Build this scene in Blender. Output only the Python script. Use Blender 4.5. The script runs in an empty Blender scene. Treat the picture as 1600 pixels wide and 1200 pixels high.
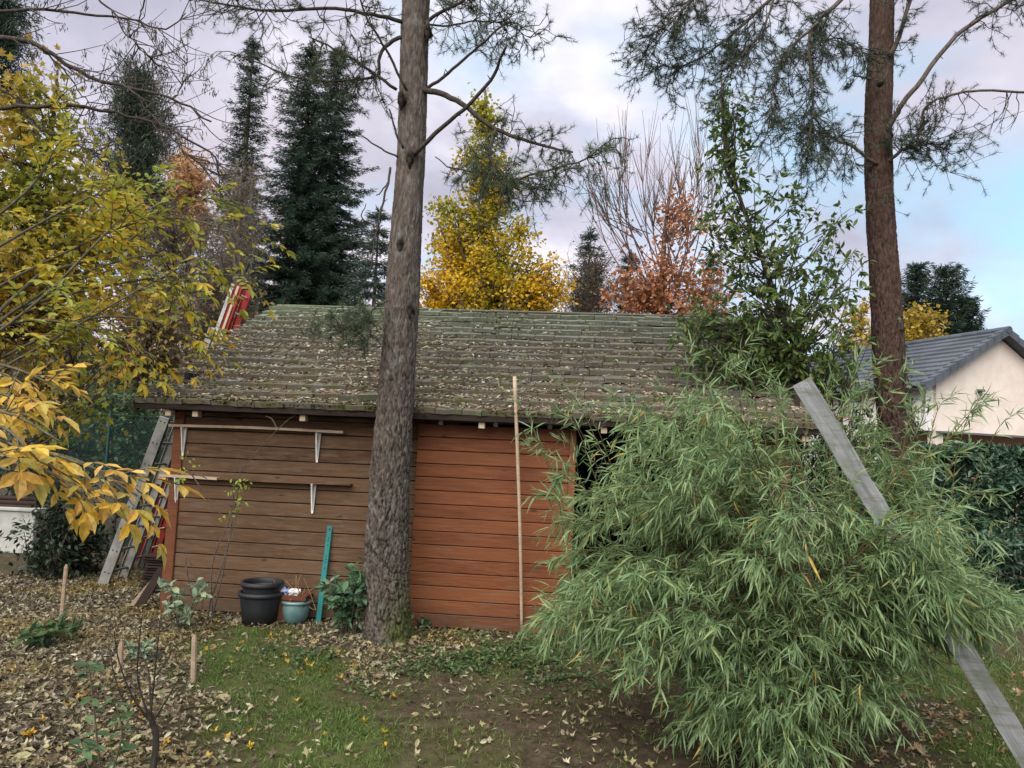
import bpy, math, random
import numpy as np
from mathutils import Matrix, Vector

# ---------------------------------------------------------------- camera, sky, sun, exposure
scene = bpy.context.scene
COL = scene.collection
rng = np.random.default_rng(11)
random.seed(11)
FOC = 1200.0                       # focal length in photograph pixels (1600 wide)
PITCH, ROLL, EYE = 0.0821, 0.043, 1.849
_F = np.array([0, math.cos(PITCH), math.sin(PITCH)])
_U0 = np.array([0, -math.sin(PITCH), math.cos(PITCH)])
_R0 = np.array([1.0, 0, 0])
_R = _R0 * math.cos(ROLL) + _U0 * math.sin(ROLL)
_U = -_R0 * math.sin(ROLL) + _U0 * math.cos(ROLL)
CAM = np.array([0, 0, EYE])
cd = bpy.data.cameras.new('camera')
cam = bpy.data.objects.new('camera', cd)
COL.objects.link(cam)
cd.sensor_width = 36.0
cd.lens = 36.0 * FOC / 1600.0
cd.clip_start = 0.05
cd.clip_end = 2000.0
cam.matrix_world = Matrix([[*(_R[i], _U[i], -_F[i]), CAM[i]] for i in range(3)] + [[0, 0, 0, 1]])
scene.camera = cam

SUN_EL, SUN_ROT = math.radians(48), math.radians(205)
world = bpy.data.worlds.new("World")
scene.world = world
world.use_nodes = True
sun_l = bpy.data.lights.new('sun', 'SUN')
sun_l.energy = 1.5
sun_l.angle = math.radians(70)
sun_l.color = (1.0, 0.95, 0.88)
sun = bpy.data.objects.new('sun', sun_l)
COL.objects.link(sun)
sdir = Vector((math.sin(SUN_ROT) * math.cos(SUN_EL), math.cos(SUN_ROT) * math.cos(SUN_EL), math.sin(SUN_EL)))
sun.rotation_euler = sdir.to_track_quat('Z', 'Y').to_euler()
sun.location = sdir * 30
scene.view_settings.view_transform = 'Standard'
scene.view_settings.look = 'None'
scene.view_settings.gamma = 1.0
scene.view_settings.use_curve_mapping = False
scene.view_settings.exposure = 2.05
scene.cycles.max_bounces = 6
scene.cycles.transparent_max_bounces = 4


def srgb(r, g, b):
    f = lambda c: (c / 255 / 12.92) if c / 255 <= 0.04045 else ((c / 255 + 0.055) / 1.055) ** 2.4
    return (f(r), f(g), f(b), 1.0)


class NT:
    """small wrapper that makes node graphs readable"""
    def __init__(self, tree):
        self.t = tree
        tree.nodes.clear()

    def n(self, kind, out=0, props=None, **ins):
        nd = self.t.nodes.new(kind)
        for k, v in (props or {}).items():
            setattr(nd, k, v)
        for k, v in ins.items():
            key = int(k[1:]) if k[0] == 'i' and k[1:].isdigit() else k.replace('_', ' ')
            s = nd.inputs[key]
            if isinstance(v, bpy.types.NodeSocket):
                self.t.links.new(v, s)
            else:
                s.default_value = v
        return nd.outputs[out] if out is not None else nd

    def math(self, op, a, b=0.0, clamp=False):
        return self.n('ShaderNodeMath', props={'operation': op, 'use_clamp': clamp}, i0=a, i1=b)

    def mix(self, f, a, b, mode='MIX'):
        return self.n('ShaderNodeMix', 2, props={'data_type': 'RGBA', 'blend_type': mode}, i0=f, i6=a, i7=b)

    def ramp(self, f, stops, interp='LINEAR'):
        nd = self.t.nodes.new('ShaderNodeValToRGB')
        self.t.links.new(f, nd.inputs[0])
        cr = nd.color_ramp
        cr.interpolation = interp
        while len(cr.elements) < len(stops):
            cr.elements.new(0.5)
        for e, (p, c) in zip(cr.elements, stops):
            e.position = p
            e.color = c if not isinstance(c, (int, float)) else (c, c, c, 1)
        return nd.outputs[0]

    def noise(self, vec, scale, detail=4.0, rough=0.55, out=0, dist=0.0):
        return self.n('ShaderNodeTexNoise', out, Vector=vec, Scale=scale, Detail=detail, Roughness=rough, Distortion=dist)

    def vmath(self, op, a, b):
        return self.n('ShaderNodeVectorMath', props={'operation': op}, i0=a, i1=b)


def build_world():
    w = NT(world.node_tree)
    sky = w.n('ShaderNodeTexSky', props={'sky_type': 'NISHITA', 'sun_disc': False, 'sun_elevation': SUN_EL,
                                         'sun_rotation': SUN_ROT, 'air_density': 1.0, 'dust_density': 1.2, 'ozone_density': 1.6})
    d = w.n('ShaderNodeTexCoord', 0)
    sep = w.n('ShaderNodeSeparateXYZ', None, Vector=d)
    z = w.math('ADD', w.math('MAXIMUM', sep.outputs[2], 0.0), 0.30)
    cmb = w.n('ShaderNodeCombineXYZ', X=w.math('DIVIDE', sep.outputs[0], z), Y=w.math('DIVIDE', sep.outputs[1], z), Z=0.0)
    off = w.vmath('ADD', cmb, (3.1, 1.7, 0.4))
    n1 = w.noise(off, 1.25, 6, 0.5, dist=0.5)
    n2 = w.noise(off, 0.8, 3, 0.5)
    n3 = w.noise(w.vmath('ADD', off, (9.0, 4.0, 2.0)), 2.4, 5, 0.55)
    cover = w.ramp(n1, [(0.32, 0.0), (0.46, 0.95)])
    ccol = w.ramp(n3, [(0.34, (2.45, 2.35, 2.85, 1)), (0.50, (3.3, 3.15, 3.7, 1)), (0.66, (5.2, 4.85, 5.2, 1))])
    ccol = w.mix(w.ramp(n2, [(0.45, 0.0), (0.65, 0.55)]), ccol, (4.3, 3.6, 3.85, 1))
    blue = w.mix(0.62, w.mix(1.0, sky, (1.0, 1.0, 1.0, 1), 'MULTIPLY'), (2.5, 4.1, 5.0, 1))
    col = w.mix(cover, blue, ccol)
    bg = w.n('ShaderNodeBackground', Color=col, Strength=0.056)
    w.n('ShaderNodeOutputWorld', None, Surface=bg)


build_world()


# ---------------------------------------------------------------- pixel <-> world helpers
def ray(px, py):
    return _F + _R * ((px - 800) / FOC) + _U * ((600 - py) / FOC)


def at(px, py, Y):
    r = ray(px, py)
    return CAM + r * (Y / r[1])


def gnd(px, py):
    r = ray(px, py)
    return CAM + r * (-EYE / r[2])


def proj(P):
    d = np.atleast_2d(P) - CAM
    c = np.maximum(d @ _F, 1e-3)
    return 800 + FOC * (d @ _R) / c, 600 - FOC * (d @ _U) / c, d @ _F


# ---------------------------------------------------------------- numpy noise
def _h(ix, iy, s):
    v = np.sin(ix * 127.1 + iy * 311.7 + s * 74.7) * 43758.5453
    return v - np.floor(v)


def vnoise(x, y, s=0):
    ix, iy = np.floor(x), np.floor(y)
    fx, fy = x - ix, y - iy
    fx, fy = fx * fx * (3 - 2 * fx), fy * fy * (3 - 2 * fy)
    a, b = _h(ix, iy, s), _h(ix + 1, iy, s)
    c, d = _h(ix, iy + 1, s), _h(ix + 1, iy + 1, s)
    return (a * (1 - fx) + b * fx) * (1 - fy) + (c * (1 - fx) + d * fx) * fy


def fbm(x, y, s=0, o=4):
    r, a, t = 0, 1.0, 0
    for i in range(o):
        r = r + a * vnoise(x * 2 ** i, y * 2 ** i, s + i * 13)
        t += a
        a *= 0.5
    return r / t


def worley(x, y, per, s=0):
    """F1, F2, cell hash; x is periodic with integer period per"""
    ix, iy = np.floor(x), np.floor(y)
    f1 = np.full(x.shape, 9.0)
    f2 = np.full(x.shape, 9.0)
    hid = np.zeros(x.shape)
    for dx in (-1, 0, 1):
        for dy in (-1, 0, 1):
            cx, cy = ix + dx, iy + dy
            wx = np.mod(cx, per)
            jx, jy = _h(wx, cy, s), _h(wx, cy, s + 5)
            d = np.hypot(cx + jx - x, cy + jy - y)
            new = d < f1
            f2 = np.where(new, f1, np.minimum(f2, d))
            hid = np.where(new, _h(wx, cy, s + 9), hid)
            f1 = np.where(new, d, f1)
    return f1, f2, hid


def G(x, y):
    x, y = np.asarray(x, float), np.asarray(y, float)
    return 0.05 * (fbm(x * 0.7 + 3, y * 0.7, 4, 3) - 0.5)


# ---------------------------------------------------------------- objects, parts
class MB:
    def __init__(self):
        self.V, self.T, self.Q, self.TM, self.QM, self.n = [], [], [], [], [], 0
        self.A = []

    def add(self, V, T=None, Q=None, m=0, a=None):
        V = np.asarray(V, float).reshape(-1, 3)
        if T is not None and len(T):
            T = np.asarray(T, np.int64)
            self.T.append(T + self.n)
            self.TM.append(np.full(len(T), m))
        if Q is not None and len(Q):
            Q = np.asarray(Q, np.int64)
            self.Q.append(Q + self.n)
            self.QM.append(np.full(len(Q), m))
        self.V.append(V)
        self.A.append(np.zeros(len(V)) if a is None else a)
        self.n += len(V)

    def mesh(self, name, mats, smooth=False, off=None, attr=None):
        me = bpy.data.meshes.new(name)
        V = np.concatenate(self.V) if self.V else np.zeros((0, 3))
        if off is not None:
            V = V - np.asarray(off)
        T = np.concatenate(self.T) if self.T else np.zeros((0, 3), np.int64)
        Q = np.concatenate(self.Q) if self.Q else np.zeros((0, 4), np.int64)
        me.vertices.add(len(V))
        me.vertices.foreach_set('co', V.astype(np.float32).ravel())
        li = np.concatenate([T.ravel(), Q.ravel()])
        me.loops.add(len(li))
        me.loops.foreach_set('vertex_index', li.astype(np.int32))
        me.polygons.add(len(T) + len(Q))
        me.polygons.foreach_set('loop_start', np.concatenate([np.arange(len(T)) * 3, len(T) * 3 + np.arange(len(Q)) * 4]).astype(np.int32))
        mi = np.concatenate([np.concatenate(self.TM) if self.TM else np.zeros(0), np.concatenate(self.QM) if self.QM else np.zeros(0)])
        me.polygons.foreach_set('material_index', mi.astype(np.int32))
        me.polygons.foreach_set('use_smooth', np.full(len(T) + len(Q), smooth))
        for m in (mats if isinstance(mats, (list, tuple)) else [mats]):
            me.materials.append(m)
        if attr:
            at_ = me.attributes.new(attr, 'FLOAT', 'POINT')
            at_.data.foreach_set('value', np.concatenate(self.A).astype(np.float32))
        me.update(calc_edges=True)
        me.validate()
        return me


def base_of(o):
    return np.array(o.get('_w', (0, 0, 0)))


def tagobj(o, label=None, cat=None, group=None, kind=None):
    for k, v in (('label', label), ('category', cat), ('group', group), ('kind', kind)):
        if v:
            o[k] = v
    return o


class Thing:
    """an Empty at the base of the thing; parts are given in world coordinates unless local=True"""
    def __init__(self, name, label, cat, loc=(0, 0, 0), rotz=0.0, group=None):
        self.o = bpy.data.objects.new(name, None)
        self.o.empty_display_size = 0.2
        COL.objects.link(self.o)
        self.o.location = loc
        self.o.rotation_euler = (0, 0, rotz)
        self.loc = np.asarray(loc, float)
        tagobj(self.o, label, cat, group)

    def part(self, name, mb, mats, smooth=False, local=False, parent=None, attr=None, label=None, kind=None):
        me = mb.mesh(name, mats, smooth, None if local else self.loc, attr)
        o = bpy.data.objects.new(name, me)
        COL.objects.link(o)
        o.parent = parent or self.o
        tagobj(o, label, None, None, kind)
        return o

    def inst(self, name, me, M, parent=None):
        """a copy of a shared mesh placed by a matrix given in this thing's local space"""
        o = bpy.data.objects.new(name, me)
        COL.objects.link(o)
        o.parent = parent or self.o
        o.matrix_basis = M
        return o


def single(name, mb, mats, label=None, cat=None, group=None, kind=None, loc=(0, 0, 0), smooth=False, attr=None):
    me = mb.mesh(name, mats, smooth, loc, attr)
    o = bpy.data.objects.new(name, me)
    COL.objects.link(o)
    o.location = loc
    return tagobj(o, label, cat, group, kind)


# ---------------------------------------------------------------- shapes
BOXQ = [(0, 1, 3, 2), (4, 6, 7, 5), (0, 4, 5, 1), (2, 3, 7, 6), (0, 2, 6, 4), (1, 5, 7, 3)]


def box(mb, lo, hi, m=0, bev=0.0, M=None):
    lo, hi = np.array(lo, float), np.array(hi, float)
    if bev <= 0:
        V = np.array([[(lo, hi)[i][0], (lo, hi)[j][1], (lo, hi)[k][2]] for i in (0, 1) for j in (0, 1) for k in (0, 1)])
        Q = BOXQ
        T = None
    else:
        # bevelled box: three quads per corner axis set
        V, idx = [], {}
        c, hs = (lo + hi) / 2, (hi - lo) / 2
        b = min(bev, *(hs * 0.9))
        for sx in (-1, 1):
            for sy in (-1, 1):
                for sz in (-1, 1):
                    s = np.array([sx, sy, sz])
                    for ax in range(3):
                        p = s * (hs - b)
                        p[ax] = s[ax] * hs[ax]
                        idx[(sx, sy, sz, ax)] = len(V)
                        V.append(c + p)
        V = np.array(V)
        Q, T = [], []
        for ax in range(3):
            u, v = (ax + 1) % 3, (ax + 2) % 3
            for s in (-1, 1):
                k = []
                for a, b2 in ((-1, -1), (1, -1), (1, 1), (-1, 1)):
                    t = [0, 0, 0]
                    t[ax], t[u], t[v] = s, a, b2
                    k.append(idx[(*t, ax)])
                Q.append(k if s > 0 else k[::-1])
        for ax in range(3):          # edges along ax
            u, v = (ax + 1) % 3, (ax + 2) % 3
            for a in (-1, 1):
                for b2 in (-1, 1):
                    t0 = [0, 0, 0]
                    t1 = [0, 0, 0]
                    t0[ax], t1[ax] = -1, 1
                    t0[u] = t1[u] = a
                    t0[v] = t1[v] = b2
                    k = [idx[(*t0, u)], idx[(*t1, u)], idx[(*t1, v)], idx[(*t0, v)]]
                    Q.append(k if a * b2 > 0 else k[::-1])
        for sx in (-1, 1):
            for sy in (-1, 1):
                for sz in (-1, 1):
                    k = [idx[(sx, sy, sz, i)] for i in range(3)]
                    T.append(k if sx * sy * sz > 0 else k[::-1])
    if M is not None:
        V = V @ np.array(M)[:3, :3].T + np.array(M)[:3, 3]
    mb.add(V, T=T, Q=Q, m=m)


def frame(P0, X, Y):
    """4x4 with x axis X, y axis near Y"""
    X = np.asarray(X, float) / np.linalg.norm(X)
    Z = np.cross(X, Y)
    Z /= np.linalg.norm(Z)
    Yn = np.cross(Z, X)
    M = np.eye(4)
    M[:3, 0], M[:3, 1], M[:3, 2], M[:3, 3] = X, Yn, Z, P0
    return M


def beam(mb, a, b, wy, wz, ref=(0, 1, 0), m=0, bev=0.004):
    """box from a to b, wy wide along ref, wz across"""
    a, b = np.asarray(a, float), np.asarray(b, float)
    L = np.linalg.norm(b - a)
    box(mb, (0, -wy / 2, -wz / 2), (L, wy / 2, wz / 2), m, bev, frame(a, b - a, ref))


def spline(P, n):
    P = np.asarray(P, float)
    if len(P) == 2:
        t = np.linspace(0, 1, n)[:, None]
        return P[0] * (1 - t) + P[1] * t
    E = np.vstack([2 * P[0] - P[1], P, 2 * P[-1] - P[-2]])
    t = np.linspace(0, len(P) - 1 - 1e-6, n)
    i = t.astype(int)
    f = (t - i)[:, None]
    a, b, c, d = E[i], E[i + 1], E[i + 2], E[i + 3]
    return 0.5 * (2 * b + (c - a) * f + (2 * a - 5 * b + 4 * c - d) * f ** 2 + (3 * b - a - 3 * c + d) * f ** 3)


def frames_along(P):
    D = np.gradient(P, axis=0)
    D /= np.linalg.norm(D, axis=1)[:, None] + 1e-12
    ref = np.array([0.31, 0.85, 0.12]) if abs(D[0][2]) > 0.5 else np.array([0.1, 0.2, 1.0])
    S = np.cross(D, ref)
    S /= np.linalg.norm(S, axis=1)[:, None] + 1e-12
    return D, S, np.cross(S, D)


def tube(mb, P, R, k=5, m=0, cap=True):
    P = np.asarray(P, float)
    n = len(P)
    R = np.broadcast_to(np.asarray(R, float), (n,))
    D, S, B = frames_along(P)
    t = np.arange(k) * 2 * math.pi / k
    V = P[:, None] + R[:, None, None] * (np.cos(t)[None, :, None] * S[:, None] + np.sin(t)[None, :, None] * B[:, None])
    i = np.arange(n - 1)[:, None] * k
    j = np.arange(k)[None]
    j2 = (j + 1) % k
    Q = np.stack([i + j, i + j2, i + k + j2, i + k + j], -1).reshape(-1, 4)
    V = V.reshape(-1, 3)
    T = None
    if cap:
        V = np.vstack([V, P[0], P[-1]])
        a = np.arange(k)
        b = (a + 1) % k
        T = np.vstack([np.stack([b, a, np.full(k, n * k)], -1), np.stack([a + (n - 1) * k, b + (n - 1) * k, np.full(k, n * k + 1)], -1)])
    mb.add(V, T=T, Q=Q, m=m)


def lathe(mb, prof, c, k=40, m=0):
    prof = np.asarray(prof, float)
    t = np.arange(k) * 2 * math.pi / k
    V = np.stack([prof[:, None, 0] * np.cos(t), prof[:, None, 0] * np.sin(t), np.broadcast_to(prof[:, None, 1], (len(prof), k))], -1).reshape(-1, 3) + np.asarray(c)
    i = np.arange(len(prof) - 1)[:, None] * k
    j = np.arange(k)[None]
    j2 = (j + 1) % k
    mb.add(V, Q=np.stack([i + j, i + j2, i + k + j2, i + k + j], -1).reshape(-1, 4), m=m)


# leaf templates: columns = along, across, up
T_DIAMOND = (np.array([[0, 0, 0], [.45, .5, .06], [1, 0, -.04], [.45, -.5, .06]]), np.array([[0, 3, 2], [0, 2, 1]]))
T_OVAL = (np.array([[0, 0, 0], [.25, .38, .05], [.62, .44, .04], [1, 0, -.1], [.62, -.44, .04], [.25, -.38, .05], [.45, 0, -.03]]),
          np.array([[0, 6, 1], [1, 6, 2], [2, 6, 3], [3, 6, 4], [4, 6, 5], [5, 6, 0]]))
T_BLADE = (np.array([[0, 0, 0], [.22, .5, .03], [.22, -.5, .03], [.6, .4, -.02], [.6, -.4, -.02], [1, 0, -.16], [.4, 0, -.015]]),
           np.array([[0, 2, 6], [0, 6, 1], [1, 6, 3], [6, 2, 4], [6, 4, 3], [3, 4, 5]]))
_ang = np.radians([180, 125, 95, 65, 42, 22, 0, -22, -42, -65, -95, -125])
_rad = np.array([.30, .42, .24, .56, .30, .34, .62, .34, .30, .56, .24, .42])
T_MAPLE = (np.vstack([[[.38, 0, -.03]], np.stack([.38 + _rad * np.cos(_ang), _rad * np.sin(_ang) * 1.05, .05 * np.cos(_ang * 3)], -1)]),
           np.array([[0, i + 1, (i + 1) % 12 + 1] for i in range(12)]))
_mx, _my = T_MAPLE[0][:, 0], T_MAPLE[0][:, 1]
T_MAPLEC = (T_MAPLE[0] + np.stack([0 * _mx, 0 * _mx, .7 * (_mx - .38) ** 2 + .55 * np.abs(_my) * (_my > 0) + .2 * np.sin(_mx * 9)], -1) * .8, T_MAPLE[1])
T_CURL = (np.array([[0, 0, 0], [.3, .42, .16], [.3, -.42, .10], [.7, .36, .22], [.7, -.36, .05], [1, 0, .12], [.5, 0, .0]]),
          np.array([[0, 2, 6], [0, 6, 1], [1, 6, 3], [6, 2, 4], [6, 4, 5], [6, 5, 3]]))


def orient(D, N):
    D = D / (np.linalg.norm(D, axis=1)[:, None] + 1e-9)
    N = N - (N * D).sum(1)[:, None] * D
    N = N / (np.linalg.norm(N, axis=1)[:, None] + 1e-9)
    return D, np.cross(N, D), N


def put_leaves(mb, P, D, N, L, W, T, m=0):
    if not len(P):
        return
    D, S, N = orient(D, N)
    v, f = T
    L = np.broadcast_to(np.asarray(L, float), (len(P),))
    W = np.broadcast_to(np.asarray(W, float), (len(P),))
    V = P[:, None] + D[:, None] * (L[:, None] * v[:, 0])[..., None] + S[:, None] * (W[:, None] * v[:, 1])[..., None] + N[:, None] * (L[:, None] * v[:, 2])[..., None]
    F = (f[None] + (np.arange(len(P)) * len(v))[:, None, None]).reshape(-1, 3)
    mb.add(V.reshape(-1, 3), T=F, m=m)


def leaf_parts(th, P, D, N, L, W, T, mat, name='leaf', limit=300, stuff='foliage', parent=None, want=None):
    """the leaves that show largest become parts of their own, the rest one stuff part"""
    n = len(P)
    L = np.broadcast_to(np.asarray(L, float), (n,))
    W = np.broadcast_to(np.asarray(W, float), (n,))
    x, y, dep = proj(P)
    score = L / dep * np.where((x > 0) & (x < 1600) & (y > 0) & (y < 1200), 1, 0.01) * rng.uniform(.85, 1.15, n)
    if want is not None:
        score = score * want
    o = np.argsort(-score)
    own, rest = o[:limit], o[limit:]
    mb = MB()
    mb.add(T[0], T=T[1])
    me = mb.mesh(name, mat)
    D2, S2, N2 = orient(D, N)
    for i in own:
        M = Matrix(((D2[i, 0] * L[i], S2[i, 0] * W[i], N2[i, 0] * L[i], P[i, 0] - th.loc[0]),
                    (D2[i, 1] * L[i], S2[i, 1] * W[i], N2[i, 1] * L[i], P[i, 1] - th.loc[1]),
                    (D2[i, 2] * L[i], S2[i, 2] * W[i], N2[i, 2] * L[i], P[i, 2] - th.loc[2]), (0, 0, 0, 1)))
        th.inst(name, me, M, parent)
    if len(rest):
        r = MB()
        put_leaves(r, P[rest], D[rest], N[rest], L[rest], W[rest], T)
        th.part(stuff, r, mat, kind='stuff', parent=parent)


def rdir(n, flat=1.0):
    v = rng.normal(size=(n, 3))
    v[:, 2] *= flat
    return v / np.linalg.norm(v, axis=1)[:, None]


# ---------------------------------------------------------------- materials
def new_mat(name):
    m = bpy.data.materials.new(name)
    m.use_nodes = True
    return m, NT(m.node_tree)


def finish(t, col, rough=0.7, spec=0.3, bump=None, bstr=0.4, bdist=0.01, metal=0.0, transl=0.0, coat=0.0):
    ins = dict(Base_Color=col, Roughness=rough, Metallic=metal)
    b = t.n('ShaderNodeBsdfPrincipled', None, **ins)
    b.inputs['Specular IOR Level'].default_value = spec
    b.inputs['Coat Weight'].default_value = coat
    if bump is not None:
        bn = t.n('ShaderNodeBump', Strength=bstr, Distance=bdist, Height=bump)
        t.t.links.new(bn, b.inputs['Normal'])
    s = b.outputs[0]
    if transl > 0:
        tr = t.n('ShaderNodeBsdfTranslucent', Color=col)
        s = t.n('ShaderNodeMixShader', i0=transl, i1=s, i2=tr)
    t.n('ShaderNodeOutputMaterial', None, Surface=s)


def leaf_mat(name, cols, transl=0.35, rough=0.5, spec=0.3, patch=0.0, pcols=None, pscale=1.0, pz=None, spots=None):
    m, t = new_mat(name)
    isl = t.n('ShaderNodeNewGeometry', 'Random Per Island')
    orn = t.n('ShaderNodeObjectInfo', 'Random')
    pos = t.n('ShaderNodeNewGeometry', 'Position')
    f = t.math('FRACT', t.math('ADD', isl, orn))
    stops = [((i + .5) / len(cols), srgb(*c)) for i, c in enumerate(cols)]
    c = t.ramp(f, stops)
    if pcols:
        c2 = t.ramp(f, [((i + .5) / len(pcols), srgb(*k)) for i, k in enumerate(pcols)])
        nz = t.noise(pos, pscale, 2)
        if pz:           # later-turning foliage higher up in the crown
            zz = t.n('ShaderNodeSeparateXYZ', 2, Vector=pos)
            nz = t.math('ADD', nz, t.n('ShaderNodeMapRange', 0, Value=zz, From_Min=pz[0], From_Max=pz[1], To_Min=-.18, To_Max=.22))
        c = t.mix(t.ramp(nz, [(.5 - .12 - patch, 0.0), (.5 + .12 - patch, 1.0)]), c, c2)
    v = t.noise(pos, 35.0, 2)
    c = t.mix(t.ramp(v, [(.3, 0.35), (.7, 0.0)]), c, (0.02, 0.02, 0.01, 1))
    if spots:
        sp = t.noise(pos, 60.0, 3, .6)
        big = t.noise(pos, 14.0, 2)
        c = t.mix(t.math('MULTIPLY', t.ramp(sp, [(.56, 0.0), (.66, .45)]), t.ramp(big, [(.4, .2), (.6, 1.0)])), c, srgb(*spots))
    finish(t, c, rough, spec, transl=transl)
    return m


def bark_mat(name, cols, crack, scale=30.0, lichen=None, bstr=0.6, moss=None):
    m, t = new_mat(name)
    pos = t.n('ShaderNodeTexCoord', 'Object')
    st = t.vmath('MULTIPLY', pos, (1, 1, 0.35))
    n = t.noise(st, scale, 6, 0.65)
    n2 = t.noise(pos, scale * 0.2, 3)
    c = t.ramp(n, [(.3, srgb(*cols[0])), (.5, srgb(*cols[1])), (.72, srgb(*cols[2]))])
    if lichen:
        c = t.mix(t.ramp(n2, [(.58, 0.0), (.70, .65)]), c, srgb(*lichen))
    if moss:
        z = t.n('ShaderNodeSeparateXYZ', 2, Vector=pos)
        x = t.n('ShaderNodeSeparateXYZ', 0, Vector=pos)
        f = t.math('MULTIPLY', t.ramp(z, [(0.12, 1.0), (0.75, 0.0)]), t.ramp(t.math('ADD', x, t.math('MULTIPLY', n2, .3)), [(.08, 0.0), (.3, 0.85)]))
        c = t.mix(f, c, srgb(*moss))
    a = t.n('ShaderNodeAttribute', 2, props={'attribute_name': 'crack'})
    c = t.mix(a, c, srgb(*crack))
    finish(t, c, .9, .15, n, bstr, .012)
    return m


def wood_mat(name, dark, mid, light, rough=.75, wear=None, wearz=None, knots=True, gscale=1.0, moss=None, vary=.5):
    """grain runs along local x; every board shifts the pattern by its own random value"""
    m, t = new_mat(name)
    tc = t.n('ShaderNodeTexCoord', 'Object')
    geo = t.n('ShaderNodeNewGeometry', 'Position')
    rnd = t.n('ShaderNodeObjectInfo', 'Random')
    isl = t.n('ShaderNodeNewGeometry', 'Random Per Island')
    r = t.math('FRACT', t.math('ADD', rnd, isl))
    off = t.n('ShaderNodeCombineXYZ', X=t.math('MULTIPLY', r, 37.0), Y=t.math('MULTIPLY', r, 11.0), Z=t.math('MULTIPLY', r, 53.0))
    p = t.vmath('ADD', tc, off)
    st = t.vmath('MULTIPLY', p, (1.2 * gscale, 22 * gscale, 22 * gscale))
    g = t.noise(st, 2.2, 7, .62, dist=1.2)
    big = t.noise(t.vmath('MULTIPLY', p, (1.4, 3, 6)), 1.6, 4, .55)
    c = t.ramp(g, [(.28, srgb(*dark)), (.5, srgb(*mid)), (.75, srgb(*light))])
    c = t.mix(t.math('MULTIPLY', t.ramp(big, [(.35, 0.0), (.7, 1.0)]), vary), c, srgb(*dark))
    c = t.mix(t.math('MULTIPLY', r, .5), c, srgb(*light))
    if knots:
        v = t.n('ShaderNodeTexVoronoi', 0, Vector=t.vmath('MULTIPLY', p, (2.2, 0.01, 6.5)), Scale=1.0)
        c = t.mix(t.ramp(v, [(.05, .8), (.11, 0.0)]), c, tuple(x * .35 for x in srgb(*dark)[:3]) + (1,))
    if wear:
        w = t.noise(t.vmath('MULTIPLY', geo, (1.5, 1, 10)), 2.6, 6, .7)
        f = t.ramp(w, [(.50, 0.0), (.66, .8)])
        if wearz:
            z = t.n('ShaderNodeSeparateXYZ', 2, Vector=geo)
            f = t.math('MULTIPLY', f, t.ramp(z, [(wearz[0] / 3, 1.0), (wearz[1] / 3, .12)])) if False else \
                t.math('MULTIPLY', f, t.n('ShaderNodeMapRange', 0, Value=z, From_Min=wearz[0], From_Max=wearz[1], To_Min=1.0, To_Max=.2))
        c = t.mix(f, c, srgb(*wear))
        s = t.noise(t.vmath('MULTIPLY', geo, (2.2, 1, 30)), 3.0, 3, .8)
        sc = t.ramp(s, [(.72, 0.0), (.76, .7)])
        if wearz:
            sc = t.math('MULTIPLY', sc, t.n('ShaderNodeMapRange', 0, Value=z, From_Min=wearz[0], From_Max=wearz[1] * .7, To_Min=1.0, To_Max=.0))
        c = t.mix(sc, c, srgb(190, 180, 164))
        zz = t.n('ShaderNodeSeparateXYZ', 2, Vector=geo)
        mud = t.n('ShaderNodeMapRange', 0, Value=t.math('SUBTRACT', zz, t.math('MULTIPLY', big, .35)), From_Min=-.1, From_Max=.12, To_Min=.4, To_Max=0.0)
        c = t.mix(mud, c, srgb(78, 66, 54))
    if moss:
        c = t.mix(t.ramp(t.noise(geo, 5, 5, .65), [(.52, 0.0), (.66, .8)]), c, srgb(*moss))
    finish(t, c, rough, .25, g, .35, .006)
    return m


def plain_mat(name, c, rough=.6, spec=.4, metal=0.0, var=.15, scale=12.0, c2=None, bstr=.15, coat=0.0):
    m, t = new_mat(name)
    p = t.n('ShaderNodeTexCoord', 'Object')
    n = t.noise(p, scale, 6, .6)
    n2 = t.noise(p, scale * .22, 4, .6)
    a = srgb(*c)
    b = srgb(*c2) if c2 else tuple(x * (1 - var * 2.2) for x in a[:3]) + (1,)
    col = t.mix(t.ramp(n2, [(.4, 0.0), (.66, .85)]), a, b)
    col = t.mix(t.ramp(n, [(.45, 0.0), (.8, .35)]), col, b)
    finish(t, col, rough, spec, n, bstr, .004, metal, coat=coat)
    return m


M = {}
M['left_board'] = wood_mat('weathered_brown_boards', (44, 31, 22), (86, 62, 44), (116, 90, 67), .85, wear=(104, 90, 74), vary=.55)
M['door_board'] = wood_mat('red_stained_boards', (72, 38, 20), (112, 62, 33), (134, 82, 49), .6, wear=(112, 86, 66), wearz=(.1, 1.3), vary=.55)
M['post'] = wood_mat('orange_stained_post', (72, 39, 22), (102, 58, 34), (120, 74, 48), .65, vary=.3)
M['dark_wood'] = wood_mat('old_dark_wood', (24, 18, 14), (42, 32, 26), (60, 48, 40), .85)
M['batten'] = wood_mat('pale_batten', (136, 116, 94), (176, 154, 128), (204, 186, 162), .8, knots=False)
M['stake'] = wood_mat('grey_tan_stake', (112, 92, 74), (150, 128, 106), (182, 162, 140), .85, knots=False)
M['grey_plank'] = wood_mat('silver_grey_plank', (70, 71, 70), (122, 125, 125), (160, 163, 162), .9, wear=(92, 88, 78), moss=(88, 98, 74), vary=.8)
M['aluminium'] = plain_mat('dull_aluminium', (168, 168, 162), .5, .5, .55, .2, 18, c2=(112, 110, 104))
M['red_paint'] = plain_mat('red_paint', (142, 32, 28), .6, .3, 0, .25, 14, c2=(112, 38, 34))
M['white_paint'] = plain_mat('white_enamel', (226, 226, 220), .4, .5, 0, .08, 20, c2=(176, 172, 160))
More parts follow.
